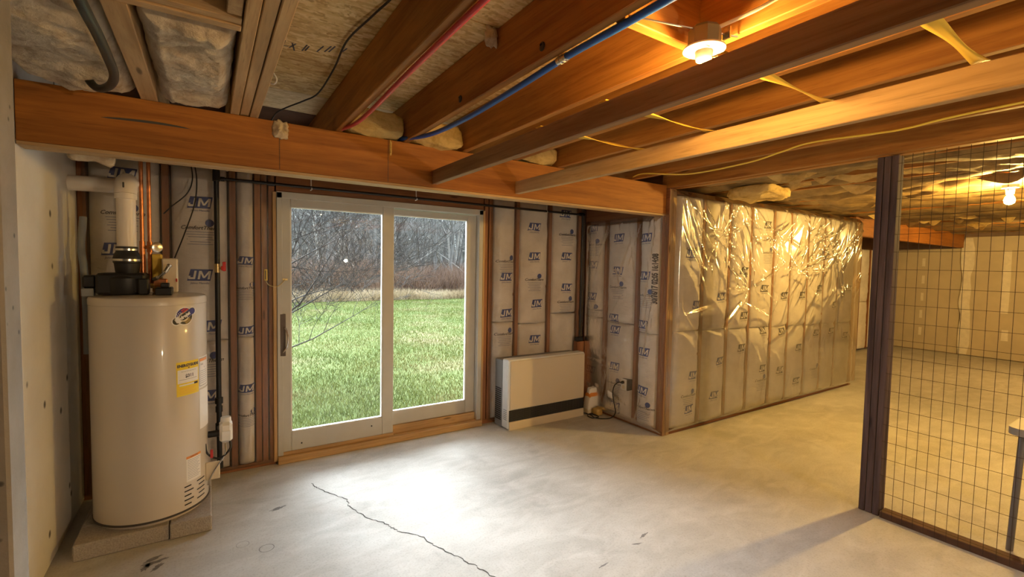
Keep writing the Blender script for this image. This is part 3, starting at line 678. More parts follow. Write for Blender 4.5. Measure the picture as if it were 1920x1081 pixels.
def ceiling_fluff(label, x0, x1, y0, y1, sd):
    nu, nv = 60, 140; A, B = np.meshgrid(np.linspace(0, 1, nu), np.linspace(0, 1, nv)); mb = M()
    X = x0+(x1-x0)*A; Y = y0+(y1-y0)*B
    wp = Y*4.6+fbm(X*3, Y*2.5, sd, 3)*2.6+.8*X+sd
    fold = np.abs(np.sin(wp*1.35))**.55*.055+fbm(X*9, Y*12, sd+2, 5)*.042+fbm(X*34, Y*46, sd+4, 3)*.018
    ed = np.minimum(np.minimum(A, 1-A)*(x1-x0), np.minimum(B, 1-B)*(y1-y0)); rim = np.clip(ed/.05, 0, 1)**.6
    Z = 2.408-.045*rim-fold*(.35+.65*rim)-.012
    X = X+fbm(Y*12, X*3, sd+6, 3)*.02*(1-rim); Y = Y+fbm(X*14, Y*2, sd+8, 4)*.05*(1-np.clip(ed/.12, 0, 1))
    mb.garr(X, Y, Z); n0 = len(mb.v)
    ring = [j*nu for j in range(nv)] + [(nv-1)*nu+i for i in range(1, nu)] + [j*nu+nu-1 for j in range(nv-2, -1, -1)] + [i for i in range(nu-2, 0, -1)]
    mb.v += [(mb.v[i][0], mb.v[i][1], 2.53) for i in ring]; L = len(ring)
    for k in range(L): mb.f.append((ring[k], ring[(k+1) % L], n0+(k+1) % L, n0+k)); mb.m.append(0)
    tag(mb.build('insulation_batt', FLUFF, loc=((x0+x1)/2, (y0+y1)/2, 2.3), angle=2.5), label, 'insulation', 'exposed fibreglass over the beam')
ceiling_fluff('large fluffy pinkish batt left of the short joist, black hose hanging across it', -.655, -.272, 1.86, 2.845, 1)
ceiling_fluff('large fluffy pinkish batt between the short joist and the trimmers', -.186, .094, 1.86, 2.835, 2)
def scrap(name, label, cx, y, cz, hw, hh, thick, mt, sd, cat='insulation'):
    mb = M(); n = 44; rings = 9; v = [(cx, y-thick, cz)]; f = []
    for r in range(1, rings+1):
        t = r/rings
        for k in range(n):
            q = 2*PI*k/n; c, sn = math.cos(q), math.sin(q); se = (abs(c)**3.5+abs(sn)**3.5)**(-1/3.5)
            rg = se*(1+.42*float(fbm(2.2*c+sd, 2.2*sn+sd*1.7, sd, 4))*2*t); px, pz = cx+hw*c*rg*t, cz+hh*sn*rg*t
            v.append((px, y-thick*(1-t**2.5)*(1+1.1*float(fbm(px*40, pz*40, sd, 4))*2), pz))
    for k in range(n): f.append((0, 1+k, 1+(k+1) % n))
    for r in range(rings-1):
        for k in range(n): a = 1+r*n; f.append((a+k, a+n+k, a+n+(k+1) % n, a+(k+1) % n))
    f.append(tuple(1+(rings-1)*n+k for k in range(n)))
    mb.add(v, f); return tag(mb.build(name, mt, loc=(cx, y, cz), angle=2.5), label, cat)
fluff('insulation_wad', 'yellow fibreglass wad on the beam beside the red pipe', .675, 1.02, 2.80, 2.96, 2.325, 2.47, FLUFFY, 3, .02, 30, 'fibreglass wads stuffed over the beam', .02)
fluff('insulation_wad', 'yellow fibreglass wad on the beam behind the blue pipe', 1.085, 1.425, 2.79, 2.96, 2.325, 2.46, FLUFFY, 4, .02, 30, 'fibreglass wads stuffed over the beam', .02)
fluff('insulation_wad', 'small yellow fibreglass wad between the two furring strips', 1.90, 2.24, 2.83, 2.97, 2.325, 2.45, FLUFFY, 5, .01, 26, 'fibreglass wads stuffed over the beam', .02)
fluff('insulation_wad', 'pale fibreglass wad above the shiny plastic wall', 4.0, 4.45, 2.2, 2.6, 2.21, 2.31, FLUFFY, 6, .02, 30, None, .03)
scrap('insulation_scrap', 'torn tan fibreglass scrap hanging on the beam face', .335, 2.8535, 2.272, .040, .052, .022, FLUFF, 7)
scrap('insulation_tuft', 'pale tuft drooping under the beam above the vent pipe', -.45, 2.9995, 2.09, .10, .075, .03, FLUFF, 3)
scrap('insulation_tuft', 'small white tuft stuck to the joist beside the deck seam', 1.0, 1.735, 2.51, .030, .045, .02, FLUFF, 5)
scrap('insulation_drip', 'thin dangling fibre strand on the beam below the blue pipe', .945, 2.8535, 2.265, .008, .05, .008, FLUFFY, 9)
# alcove lid of batts behind the beam
mb = M().box(-.69, .228, 3.05, 4.08, 2.556, 2.575).box(.232, 3.52, 3.445, 4.08, 2.553, 2.575); mb.build('deck_board', DARKB, ce)

# ================================================================== PIPES AND CABLES OVERHEAD
bp = thing('blue_water_pipe', 'blue flexible water pipe sagging under the drilled joist', 'pipe', (1.075, 1.8, 2.3))
pts = smooth([(1.01, 2.93, 2.345), (1.03, 2.84, 2.335), (1.072, 2.55, 2.301), (1.075, 2.124, 2.281), (1.075, 1.684, 2.290), (1.075, 1.35, 2.304), (1.075, 1.148, 2.304), (1.075, .95, 2.303), (1.075, -.5, 2.303), (1.075, -2.5, 2.303)])
M().tube(pts, .0125, 12).build('pipe', PEXB, bp)
mb = M().tube([(1.075, 1.325, 2.3045), (1.075, 1.375, 2.303)], .0148, 12); mb.tube([(1.075, 1.338, 2.304), (1.075, 1.343, 2.304)], .017, 12); mb.tube([(1.075, 1.357, 2.304), (1.075, 1.362, 2.304)], .017, 12)
mb.build('clamp', STEEL, bp)['label'] = 'steel crimp rings'
rp = thing('red_water_pipe', 'red flexible water pipe under the first joist', 'pipe', (.65, 2, 2.3))
M().tube(smooth([(.64, 2.95, 2.33), (.650, 2.84, 2.327), (.660, 2.6, 2.298), (.664, 2.411, 2.292), (.664, 2.2, 2.293), (.664, 1.931, 2.301), (.662, 1.592, 2.304), (.66, 1.252, 2.304), (.66, -.5, 2.304), (.66, -2.5, 2.304)]), .0105, 12).build('pipe', PEXR, rp)
mb = M()
bw = thing('black_cable', 'thin black cable looping across the strand board deck', 'cable', (.5, 2.5, 2.5))
mb.tube(smooth([(.33, 3.30, 2.42), (.36, 3.25, 2.47), (.41, 3.16, 2.49), (.48, 3.03, 2.505), (.53, 2.87, 2.512), (.535, 2.5, 2.522), (.52, 2.17, 2.53), (.555, 1.9, 2.535), (.585, 1.68, 2.54), (.60, 1.2, 2.54), (.60, -1, 2.54)]), .0045, 8); mb.build('cable', BLACK, bw)
bh = thing('black_hose', 'thick dark hose hanging in front of the ceiling batt', 'hose', (-.3, 2.2, 2.3))
M().tube(smooth([(-.31, 1.4, 2.34), (-.292, 1.6, 2.29), (-.283, 1.74, 2.252), (-.28, 1.95, 2.249), (-.283, 2.14, 2.25), (-.292, 2.34, 2.252), (-.325, 2.50, 2.255), (-.375, 2.6, 2.262), (-.41, 2.64, 2.30), (-.42, 2.65, 2.36)]), .0155, 12).build('hose', HOSE, bh)
tag(M().tube(smooth([(3.07, 2.88, 2.33), (3.054, 2.716, 2.346), (3.052, 2.284, 2.276), (3.052, 1.824, 2.280), (3.052, 1.60, 2.31), (3.055, 1.427, 2.333), (3.054, 1.103, 2.314), (3.054, .963, 2.31), (3.054, .58, 2.328), (3.054, -1, 2.33)]), .0055, 8).build('yellow_cable', CABY, loc=(3.05, 2, 2.3)), 'yellow electrical cable running wavily along the dark joist', 'cable')
tag(M().tube(smooth([(.232, 2.35, 2.40), (.245, 2.33, 2.385), (.258, 2.31, 2.35), (.25, 2.33, 2.335), (.236, 2.36, 2.345)]), .003, 6).build('wire_hook', WHITE, loc=(.24, 2.33, 2.37)), 'small white wire hook on the stair trimmer', 'hook')

# blocking + lampholder
tag(M().box(1.067, 1.433, 1.045, 1.083, 2.316, 2.551, 0, .003).build('joist_blocking', W['x'], loc=(1.25, 1.06, 2.316)), 'solid blocking between joists behind the lampholder', 'block')
LX, LY = 1.326, .95
lm = thing('lampholder', 'white porcelain lampholder on a dark octagon box', 'lamp', (LX, LY, 2.25))
mb = M(); mb.lathe([(.046, .010), (.050, .014), (.050, .062), (.042, .072)], (LX, LY, 2.25), 8); mb.build('junction_box', ZINC, lm)
mb = M(); mb.lathe([(.020, -.002), (.058, -.001), (.064, .002), (.064, .007), (.058, .010), (.02, .010)], (LX, LY, 2.25), 40); mb.build('canopy', PORC, lm)
mb = M(); mb.lathe([(.026, .0), (.027, -.018), (.023, -.030), (.021, -.030), (.021, -.005)], (LX, LY, 2.25), 24); mb.build('socket', PORC, lm)
for a in (.9, 4.0): M().box(LX+.042*math.cos(a)-.010, LX+.042*math.cos(a)+.010, LY+.042*math.sin(a)-.003, LY+.042*math.sin(a)+.003, 2.2472, 2.2486).build('slot', BLACK, lm)
BE = emit('lamp_glow', (1, .58, .16), BULB)
mb = M(); mb.lathe([(.010, -.030), (.013, -.04), (.020, -.052), (.0275, -.067), (.0295, -.081), (.026, -.096), (.016, -.107), (.004, -.110)], (LX, LY, 2.25), 24); mb.build('bulb', BE, lm)
mb = M().tube([(1.068, 1.03, 2.318), (1.20, .985, 2.312), (1.40, .915, 2.306), (1.432, .905, 2.306)], .003, 6); mb.box(1.383, 1.390, .90, .925, 2.29, 2.325); mb.build('hanger_bar', STEEL, lm)
tag(M().tube(smooth([(1.35, .92, 2.318), (1.39, .83, 2.34), (1.43, .77, 2.37), (1.436, .74, 2.375)]), .006, 8).build('lamp_cable', CABW, loc=(1.4, .8, 2.35)), 'short pale cable entering the lamp box', 'cable')
tag(M().tube(smooth([(1.433, .75, 2.37), (1.40, .74, 2.39), (1.32, .66, 2.42), (1.2, .5, 2.5), (1.1, .1, 2.52)]), .0055, 8).build('ceiling_cable', CABW, loc=(1.3, .7, 2.4)), 'white cable crossing above the lampholder at the top edge', 'cable')

# far bare bulb
FB = (5.45, 1.02, 2.17)
l2 = thing('bare_bulb', 'glowing bare bulb hanging from the far insulated ceiling', 'lamp', (FB[0], FB[1], FB[2]))
M().lathe([(.05, .115), (.05, .09), (.03, .085), (.024, .045), (.021, .04)], FB, 20).build('socket', PORC, l2)
BE2 = emit('far_bulb_glow', (1, .62, .15), BULB2)
M().lathe([(.012, .04), (.018, .03), (.03, .01), (.034, -.01), (.03, -.028), (.016, -.04), (.003, -.043)], FB, 20).build('bulb', BE2, l2)

# ================================================================== SLIDING DOOR
dr = thing('door_1', 'grey framed two-panel sliding glass door to the lawn', 'door', (1.3, 3.95, 0), kind='structure')
mb = M()
mb.box(.432, .470, 3.925, 4.09, .06, 2.08, 0, .003); mb.box(2.165, 2.208, 3.925, 4.09, .06, 2.08, 0, .003); mb.box(.432, 2.208, 3.925, 4.09, 2.035, 2.085, 0, .003)
mb.build('door_frame', DOORP, dr)
def panel(nm, x0, x1, z0, z1, y0, y1, gx0, gx1, gz0, gz1):
    p = M().box(x0, gx0, y0, y1, z0, z1, 0, .004).box(gx1, x1, y0, y1, z0, z1, 0, .004).box(gx0, gx1, y0, y1, z0, gz0, 0, .004).box(gx0, gx1, y0, y1, gz1, z1, 0, .004)
    b = .006; ym = y0+.004
    p.box(gx0, gx0+b, ym, y1-.004, gz0, gz1, 1).box(gx1-b, gx1, ym, y1-.004, gz0, gz1, 1).box(gx0, gx1, ym, y1-.004, gz0, gz0+b, 1).box(gx0, gx1, ym, y1-.004, gz1-b, gz1, 1)
    o = p.build(nm, [DOORP, WHITE], dr); yg = (y0+y1)/2
    M().box(gx0+.006, gx1-.006, yg-.0015, yg+.0015, gz0+.006, gz1-.006).build('glass_pane', GLASS, o, recalc=True); return o
sp = panel('sliding_panel', .452, 1.337, .085, 2.040, 3.930, 3.968, .528, 1.240, .236, 1.975)
panel('fixed_panel', 1.255, 2.165, .13, 2.030, 3.985, 4.022, 1.345, 2.070, .250, 1.980)
for x, z in ((.60, .135), (1.15, .175), (.95, 1.955)): M().lathe([(.006, 0), (.006, .004), (.003, .006)], n=10, mat=Matrix.Translation((x, 3.93, z)) @ Matrix.Rotation(PI/2, 4, 'X')).build('screw', BLACK, sp)
M().box(.450, .490, 3.924, 3.931, .835, 1.16, 0, .003).build('handle_plate', PLATE, sp)['label'] = 'dark bronze handle plate'
M().tube(smooth([(.478, 3.925, 1.055), (.488, 3.895, 1.045), (.498, 3.878, 1.0), (.498, 3.876, .95), (.490, 3.885, .905), (.472, 3.925, .865)]), .0065, 10).build('door_handle', STEEL, sp)['label'] = 'curved chrome handle'
M().box(.43, 2.215, 3.90, 4.09, 0, .055, 0, .004).build('sill', WP['x'], dr)
M().box(1.337, 2.165, 3.965, 4.06, .055, .128, 0, .004).build('track_board', WP['x'], dr)
M().box(.43, 1.345, 3.935, 4.06, .055, .083, 0, .003).build('track_board', WP['x'], dr)
M().box(.405, .430, 3.93, 4.08, .02, 2.08, 0, .003).build('jamb_board', WP['z'], dr); M().box(2.21, 2.232, 3.93, 4.08, .02, 2.08, 0, .003).build('jamb_board', WP['z'], dr)
lc = thing('door_chain', 'brass security chain hooked across the stud and door edge', 'chain', (.36, 3.93, 1.42))
M().box(.342, .364, 3.882, 3.890, 1.415, 1.50, 0, .003).box(.349, .354, 3.879, 3.883, 1.425, 1.49, 1).build('bracket', [STRAP, BLACK], lc)
M().tube(smooth([(.350, 3.884, 1.418), (.37, 3.88, 1.385), (.41, 3.878, 1.372), (.44, 3.885, 1.378), (.475, 3.905, 1.41), (.485, 3.926, 1.422)]), .0035, 6).build('chain', BRASS, lc)
M().box(.468, .505, 3.922, 3.931, 1.415, 1.43, 0, .002).build('catch', BRASS, lc)

# ================================================================== WATER HEATER
for x0, x1, y0, y1, lb in ((-.602, -.203, 3.15, 3.352, 'long concrete cap block at the front left under the water heater'), (-.198, 0, 3.14, 3.56, 'concrete cap block at the front right under the water heater'),
                           (-.602, -.403, 3.357, 3.76, 'concrete cap block at the back left under the water heater'), (-.398, 0, 3.565, 3.765, 'concrete cap block at the back right under the water heater')):
    tag(M().box(x0, x1, y0, y1, 0, .088, 0, .006).build('concrete_block', BLOCK, loc=((x0+x1)/2, (y0+y1)/2, 0)), lb, 'block', 'blocks under the water heater')
HC = (-.288, 3.44); HR = .274
wh = thing('water_heater', 'tall beige gas water heater standing on concrete blocks', 'water heater', (HC[0], HC[1], .088))
M().lathe([(.255, .088), (.262, .104), (.262, .112), (HR, .118), (HR, 1.30), (HR-.001, 1.303)], (HC[0], HC[1], 0), 96).build('tank', TANK, wh)
M().lathe([(HR-.004, 1.303), (HR-.004, 1.306), (HR+.002, 1.307), (HR+.002, 1.337), (HR-.004, 1.347), (HR-.02, 1.352), (.10, 1.360), (.02, 1.361)], (HC[0], HC[1], 0), 96).build('lid', TANK, wh)
M().lathe([(.272, .108), (.277, .110), (.277, .120), (.272, .122)], (HC[0], HC[1], 0), 96).build('base_ring', TANKD, wh)
def cylp(th, z, e=0): q = math.radians(th); return (HC[0]+(HR+e)*math.cos(q), HC[1]+(HR+e)*math.sin(q), z)
def cpatch(mb, t0, t1, z0, z1, m, e, n=10): mb.grid(lambda u, v: cylp(t0+(t1-t0)*u, z0+(z1-z0)*v, e), n, 2, m)
def ctext(mb, txt, size, th, z, m, e, off=0, sx=1, rot=0, shear=0):
    v, f = text2d(txt, size, off, shear); k = 180/PI/HR; c, s = math.cos(rot), math.sin(rot)
    mb.add([cylp(th+k*(x*sx*c-y*s), z+x*sx*s+y*c, e) for x, y in v], f, m)
mb = M()      # yellow energy label
cpatch(mb, -62, -33, .785, .980, 0, .0008); cpatch(mb, -60.8, -34.2, .858, .935, 1, .0012); cpatch(mb, -59, -39.5, .842, .850, 1, .0012)
ctext(mb, 'ENERGYGUIDE', .021, -47.5, .957, 2, .0016, .0012, .93); ctext(mb, '$311', .026, -46.5, .896, 2, .0018, .001)
mb.add([cylp(-47.5+d, z, .0016) for d, z in ((-1.2, .946), (1.2, .946), (0, .937))], [(0, 1, 2)], 2)
ctext(mb, 'Estimated Yearly Operating Cost', .0068, -47, .924, 2, .0016)
cpatch(mb, -59, -36, .877, .8785, 2, .0018); cpatch(mb, -40.5, -35, .840, .852, 2, .0018)
for j in range(5): cpatch(mb, -59, -37.5-(j % 3)*2.5, .829-.008*j, .8305-.008*j, 3, .0014)
mb.build('energy_label', [YEL, PAPER, INKD, ORNG], wh, recalc=False)['label'] = 'yellow energy guide label reading $311'
mb = M(); cpatch(mb, -32.4, -8, .80, .985, 0, .0009); cpatch(mb, -31.2, -12, .812, .814, 1, .0014); cpatch(mb, -31.2, -12, .975, .977, 1, .0014)
for t in (-31.2, -12.5): cpatch(mb, t, t+.5, .812, .977, 1, .0014, 3)
cpatch(mb, -31, -12.5, .958, .974, 2, .0013); ctext(mb, 'GAS', .015, -26, .940, 1, .0014); ctext(mb, '75', .012, -20, .918, 1, .0014)
for j in range(7): cpatch(mb, -30, -14, .90-.012*j, .902-.012*j, 3, .0014, 5)
mb.build('data_label', [PAPER, INKD, ORNG, INKG], wh, recalc=False)['label'] = 'white framed data label'
mb = M(); cpatch(mb, -31.5, -6, .555, .79, 0, .0008); cpatch(mb, -29, -9, .70, .74, 1, .0012)
for j in range(8): cpatch(mb, -29, -10, .68-.013*j, .682-.013*j, 1, .0012, 5)
mb.build('instruction_label', [PAPER, FILMW], wh, recalc=False)['label'] = 'plain white instruction label'
mb = M(); cpatch(mb, -52.4, -31.3, .276, .425, 0, .0008); cpatch(mb, -52.4, -31.3, .411, .425, 1, .0012); ctext(mb, 'WARNING', .011, -42, .418, 3, .0016)
for j in range(12): cpatch(mb, -50.8, -33-(j*7 % 5), .400-.0098*j, .402-.0098*j, 2, .0012, 5)
mb.build('warning_label', [PAPER, ORNG, INKG, INKD], wh, recalc=False)['label'] = 'white warning label with orange header'
# oval brand badge
mb = M(); BT, BZ = -51.5, 1.240; k = 180/PI/HR; ang = .52
def bd(x, y, e): c, s = math.cos(ang), math.sin(ang); return cylp(BT+k*(x*c-y*s), BZ+(x*s+y*c), e)
def blob(pts, m, e): mb.add([bd(x, y, e) for x, y in pts], [tuple(range(len(pts)))], m)
def stad(hw, hh, n=9): return [(hw-hh+hh*math.cos(q), hh*math.sin(q)) for q in np.linspace(-PI/2, PI/2, n)] + [(-hw+hh+hh*math.cos(q), hh*math.sin(q)) for q in np.linspace(PI/2, 3*PI/2, n)]
def circ(r, n=30, a0=0, a1=2*PI): return [(r*math.cos(q), r*math.sin(q)) for q in np.linspace(a0, a1, n, endpoint=abs(a1-a0) < 6)]
blob(circ(.052), 0, .0008); blob(stad(.078, .025), 0, .0010); blob(circ(.046, 16, .42, PI-.42), 1, .0014); blob(circ(.046, 16, PI+.42, 2*PI-.42), 2, .0014)
blob([(-.002, .021), (.038, .021), (.036, .029), (-.002, .029)], 3, .0018); blob([(-.002, .033), (.030, .033), (.022, .040), (-.002, .040)], 3, .0018)
for i in range(6): blob([(x*.0026-.012-.010*(i % 3), y*.0026+.024+.008*(i//3)) for x, y in circ(1, 6)], 0, .002)
blob(stad(.072, .0185), 2, .0018); blob(stad(.03, .0175), 2, .0019); blob([(.012, -.0175), (.058, -.0175), (.068, -.008), (.070, .006), (.058, .0175), (.012, .0175)], 4, .0021)
v, f = text2d('Hydrojet', .027, .0013, .15); mb.add([bd(x*.92-.012, y+.001, .0026) for x, y in v], f, 0)
for j in range(3): blob([(-.018, -.026-.006*j), (.02, -.026-.006*j), (.018, -.028-.006*j), (-.016, -.028-.006*j)], 5, .002)
mb.build('brand_badge', [PAPER, NAVY, BLACK, RED, NAVY, BRASS], wh, recalc=False)['label'] = 'oval dark badge reading Hydrojet'
# combustion air slots
def slot(t0, t1, z):
    mb = M(); n = 8; pts = [(t0+(t1-t0)*i/(n-1)) for i in range(n)]
    mb.tube([cylp(t, z, -.003) for t in pts], .0052, 6); mb.build('air_slot', BLACK, wh)
for i, z in enumerate((.252, .226, .200, .174, .148)):
    o = 3.0*(i % 2); slot(-55+o*0, -46.5+o, z); slot(-38+o, -24, z+.003)
M().box(-.03, .045, 3.345, 3.357, .215, .325, 0, .004).build('burner_cover', CREAM, wh)['label'] = 'tan burner access cover'
# power-vent blower on the lid
mb = M(); mb.box(-.515, -.30, 3.33, 3.56, 1.36, 1.478, 0, .012); mb.box(-.575, -.515, 3.37, 3.52, 1.395, 1.465, 0, .01)
mb.lathe([(.10, 1.36), (.105, 1.37), (.105, 1.45), (.09, 1.465)], (-.40, 3.42, 0), 28); mb.box(-.33, -.285, 3.30, 3.40, 1.36, 1.45, 0, .006)
mb.build('vent_blower', BLACK, wh)['label'] = 'black power-vent blower'
M().box(-.578, -.525, 3.36, 3.41, 1.352, 1.395, 0, .004).build('blower_foot', HEATG, wh)
M().lathe([(.050, 1.46), (.056, 1.50), (.060, 1.535)], (-.39, 3.44, 0), 28).build('blower_outlet', BLACK, wh)
cp = M().lathe([(.060, 1.533), (.064, 1.537), (.064, 1.565), (.058, 1.585), (.051, 1.598), (.051, 1.625), (.047, 1.628)], (-.39, 3.44, 0), 32).build('rubber_coupling', BLACK, wh)
M().lathe([(.0655, 1.545), (.0665, 1.546), (.0665, 1.557), (.0655, 1.558)], (-.39, 3.44, 0), 32).build('hose_clamp', STEEL, cp)
M().lathe([(.0525, 1.604), (.0535, 1.605), (.0535, 1.616), (.0525, 1.617)], (-.39, 3.44, 0), 32).build('hose_clamp', STEEL, cp)
mb = M(); mb.box(-.255, -.175, 3.28, 3.40, 1.355, 1.40, 0, .006); mb.box(-.23, -.19, 3.30, 3.36, 1.40, 1.425, 0, .004); mb.build('control_base', BLACK, wh)
mb = M(); mb.box(-.235, -.158, 3.47, 3.55, 1.36, 1.565, 0, .006).build('control_box', CREAM, wh)['label'] = 'cream control box'
M().box(-.167, -.160, 3.464, 3.47, 1.425, 1.445).build('red_mark', RED, wh)
M().box(-.285, -.235, 3.52, 3.57, 1.36, 1.59, 0, .006).build('junction_box', STRAP, wh)
# gas valve, burner tube
mb = M().box(.045, .115, 3.36, 3.46, .425, .55, 0, .016); mb.box(.055, .105, 3.355, 3.365, .44, .50, 0, .003); mb.lathe([(.03, .55), (.028, .575), (.02, .578)], (.08, 3.41, 0), 20)
mb.build('gas_valve', WHITE, wh)['label'] = 'white gas control valve'
M().tube([(-.03, 3.42, .475), (.05, 3.42, .475)], .02, 12).build('valve_nipple', BLKIRON, wh)
M().tube(smooth([(.10, 3.37, .43), (.10, 3.35, .39), (.06, 3.34, .35), (.02, 3.35, .345), (-.02, 3.36, .38), (-.03, 3.36, .44)]), .006, 8).build('burner_tube', BLACK, wh)
M().tube(smooth([(.075, 3.36, .425), (.07, 3.34, .36), (.02, 3.34, .28), (-.01, 3.34, .22), (-.02, 3.34, .19)]), .0045, 8).build('pilot_tube', STEEL, wh)
M().box(-.005, .01, 3.345, 3.36, .35, .40, 0, .002).build('igniter', RED, wh)

# vent pipe
vp = thing('vent_pipe', 'white plastic exhaust pipe rising from the blower into the left wall', 'pipe', (-.39, 3.44, 1.62))
M().tube([(-.39, 3.44, 1.62), (-.39, 3.44, 1.93)], .0445, 28).build('pipe', PVC, vp)
M().lathe([(.0445, 1.895), (.051, 1.897), (.051, 1.925), (.0445, 1.927)], (-.39, 3.44, 0), 28).build('pipe_collar', PVC, vp)
arc = [(-.39, 3.44+.075*(1-math.cos(q)), 1.925+.075*math.sin(q)) for q in np.linspace(0, PI/2, 9)]
M().tube(arc, .0515, 28).tube([(-.39, 3.51, 2.0), (-.39, 3.64, 2.0)], .0515, 28).build('elbow', PVC, vp)
M().box(-.398, -.390, 3.386, 3.3955, 1.955, 1.985, 0, .002).build('elbow_mark', CRACK, vp)
arc = [(-.39-.075*(1-math.cos(q)), 3.64+.075*math.sin(q), 2.0) for q in np.linspace(0, PI/2, 9)]
M().tube(arc, .0515, 28).tube([(-.46, 3.715, 2.0), (-.34, 3.715, 1.985)], .0515, 28).build('elbow', PVC, vp)
M().tube([(-.46, 3.715, 2.0), (-.70, 3.76, 2.0)], .0445, 28).build('pipe', PVC, vp)

# copper lines
for x, lb in ((-.332, 'left copper water pipe behind the heater'), (-.296, 'right copper water pipe with the gauge')):
    c = thing('copper_pipe', lb, 'pipe', (x, 3.56, 1.44), 'copper risers')
    M().tube([(x, 3.56, 1.40), (x, 3.56, 2.33)], .0105, 14).build('pipe', COPPER, c)
    M().tube([(x, 3.56, 1.60), (x, 3.56, 1.665)], .0145, 14).build('tee', COPPER, c)
    if x < -.31:
        M().tube([(x, 3.56, 1.39), (x, 3.56, 1.60)], .0155, 14).build('sleeve', COPPER, c); M().tube([(x, 3.56, 1.63), (-.296, 3.56, 1.63)], .0105, 12).build('cross_pipe', COPPER, c)
    else:
        M().tube([(x, 3.55, 1.63), (x+.035, 3.50, 1.63)], .007, 10).build('gauge_stem', BRASS, c)
        M().lathe([(.028, 0), (.03, .004), (.03, .014), (.026, .016)], n=20, mat=Matrix.Translation((x+.035, 3.495, 1.63)) @ Matrix.Rotation(PI/2, 4, 'X') @ Matrix.Rotation(.5, 4, 'Y')).build('gauge', STEEL, c)
mv = thing('mixing_valve', 'brass mixing valve with silver lever on the heater lid', 'valve', (-.30, 3.40, 1.36))
M().tube([(-.318, 3.44, 1.36), (-.318, 3.44, 1.43)], .017, 14).tube([(-.365, 3.43, 1.405), (-.27, 3.43, 1.405)], .011, 12).tube([(-.366, 3.43, 1.405), (-.350, 3.43, 1.405)], .016, 8).tube([(-.285, 3.43, 1.405), (-.268, 3.43, 1.405)], .016, 8).build('body', BRASS, mv)
M().box(-.275, -.205, 3.42, 3.46, 1.40, 1.445, 0, .006).build('bonnet', COPPER, mv)
M().tube(smooth([(-.27, 3.41, 1.44), (-.245, 3.40, 1.455), (-.215, 3.395, 1.485), (-.195, 3.395, 1.52), (-.188, 3.395, 1.53)]), [.012]*8+[.009]*8+[.011]*8+[.013]*8+[.008], 10).build('lever', STEEL, mv)
tag(M().tube(smooth([(-.60, 3.62, 1.0), (-.60, 3.62, 1.25), (-.61, 3.64, 1.5), (-.625, 3.68, 1.62), (-.62, 3.72, 1.8)]), .018, 12).build('grey_hose', HEATG, loc=(-.6, 3.62, 1.0)), 'grey hose standing behind the left side of the heater', 'hose')
for nm, pts, lb in (('thermostat_wire', [(-.095, 3.86, 2.22), (-.085, 3.84, 2.1), (-.115, 3.82, 2.0), (-.2, 3.84, 1.91), (-.245, 3.86, 1.86)], 'thin black wire curving behind the copper pipes'),
                    ('control_wire', [(-.075, 3.80, 2.22), (-.06, 3.78, 2.08), (-.075, 3.76, 1.92), (-.13, 3.68, 1.72), (-.175, 3.56, 1.57)], 'thin black wire dropping to the cream control box')):
    tag(M().tube(smooth(pts), .0038, 8).build(nm, BLACK, loc=pts[0]), lb, 'wire')

# gas line
gp = thing('gas_pipe', 'vertical black iron gas pipe beside the water heater', 'pipe', (.05, 3.82, .1))
M().tube([(.050, 3.82, .10), (.050, 3.82, 2.20)], .0165, 14).build('pipe', BLKIRON, gp)
for z0, z1, r in ((.10, .14, .022), (.36, .42, .023), (.50, .54, .022), (.56, .60, .025), (2.10, 2.165, .023), (2.16, 2.20, .022)): M().tube([(.05, 3.82, z0), (.05, 3.82, z1)], r, 14).build('fitting', BLKIRON, gp)
M().tube([(.05, 3.82, .39), (.05, 3.79, .40), (.052, 3.50, .45), (.07, 3.45, .47)], .014, 12).build('nipple', BLKIRON, gp)
M().tube([(.05, 3.82, 1.475), (.05, 3.82, 1.535)], .018, 12).tube([(.05, 3.82, 1.505), (.075, 3.80, 1.505)], .009, 10).build('shutoff_valve', BRASS, gp)
M().box(.072, .082, 3.785, 3.81, 1.49, 1.52, 0, .002).box(.080, .100, 3.785, 3.81, 1.485, 1.55, 0, .003).build('valve_handle', RED, gp)['label'] = 'red shutoff handle'
gh = thing('gas_branch_pipe', 'long horizontal black gas pipe above the sliding door', 'pipe', (1.7, 3.845, 2.12))
M().tube([(.065, 3.845, 2.124), (3.37, 3.845, 2.118)], .0105, 12).build('pipe', BLKIRON, gh)
for xa, xb, rf in ((.075, .10, .016), (.36, .41, .015), (3.345, 3.40, .018)): M().tube([(xa, 3.845, 2.121), (xb, 3.845, 2.121)], rf, 12).build('fitting', BLKIRON, gh)
for x in (.66, 1.5, 2.9): M().tube([(x, 3.85, 2.21), (x, 3.845, 2.135), (x+.004, 3.83, 2.108), (x-.002, 3.86, 2.104)], .004, 6).build('pipe_hanger', WHITE, gh)
gc = thing('corner_pipe', 'black pipe dropping down the insulated corner', 'pipe', (3.385, 3.845, .74))
M().tube([(3.385, 3.845, .80), (3.385, 3.845, 2.125)], .0115, 12).build('pipe', BLKIRON, gc); M().box(3.33, 3.42, 3.82, 3.87, .755, .80, 0, .006).build('pipe_cap', BLKIRON, gc)
tag(M().box(3.345, 3.44, 3.83, 3.90, .0, .75, 0, .004).build('wood_block', WS['z'], loc=(3.39, 3.86, 0)), 'short upright wood offcut in the corner behind the heater', 'board')

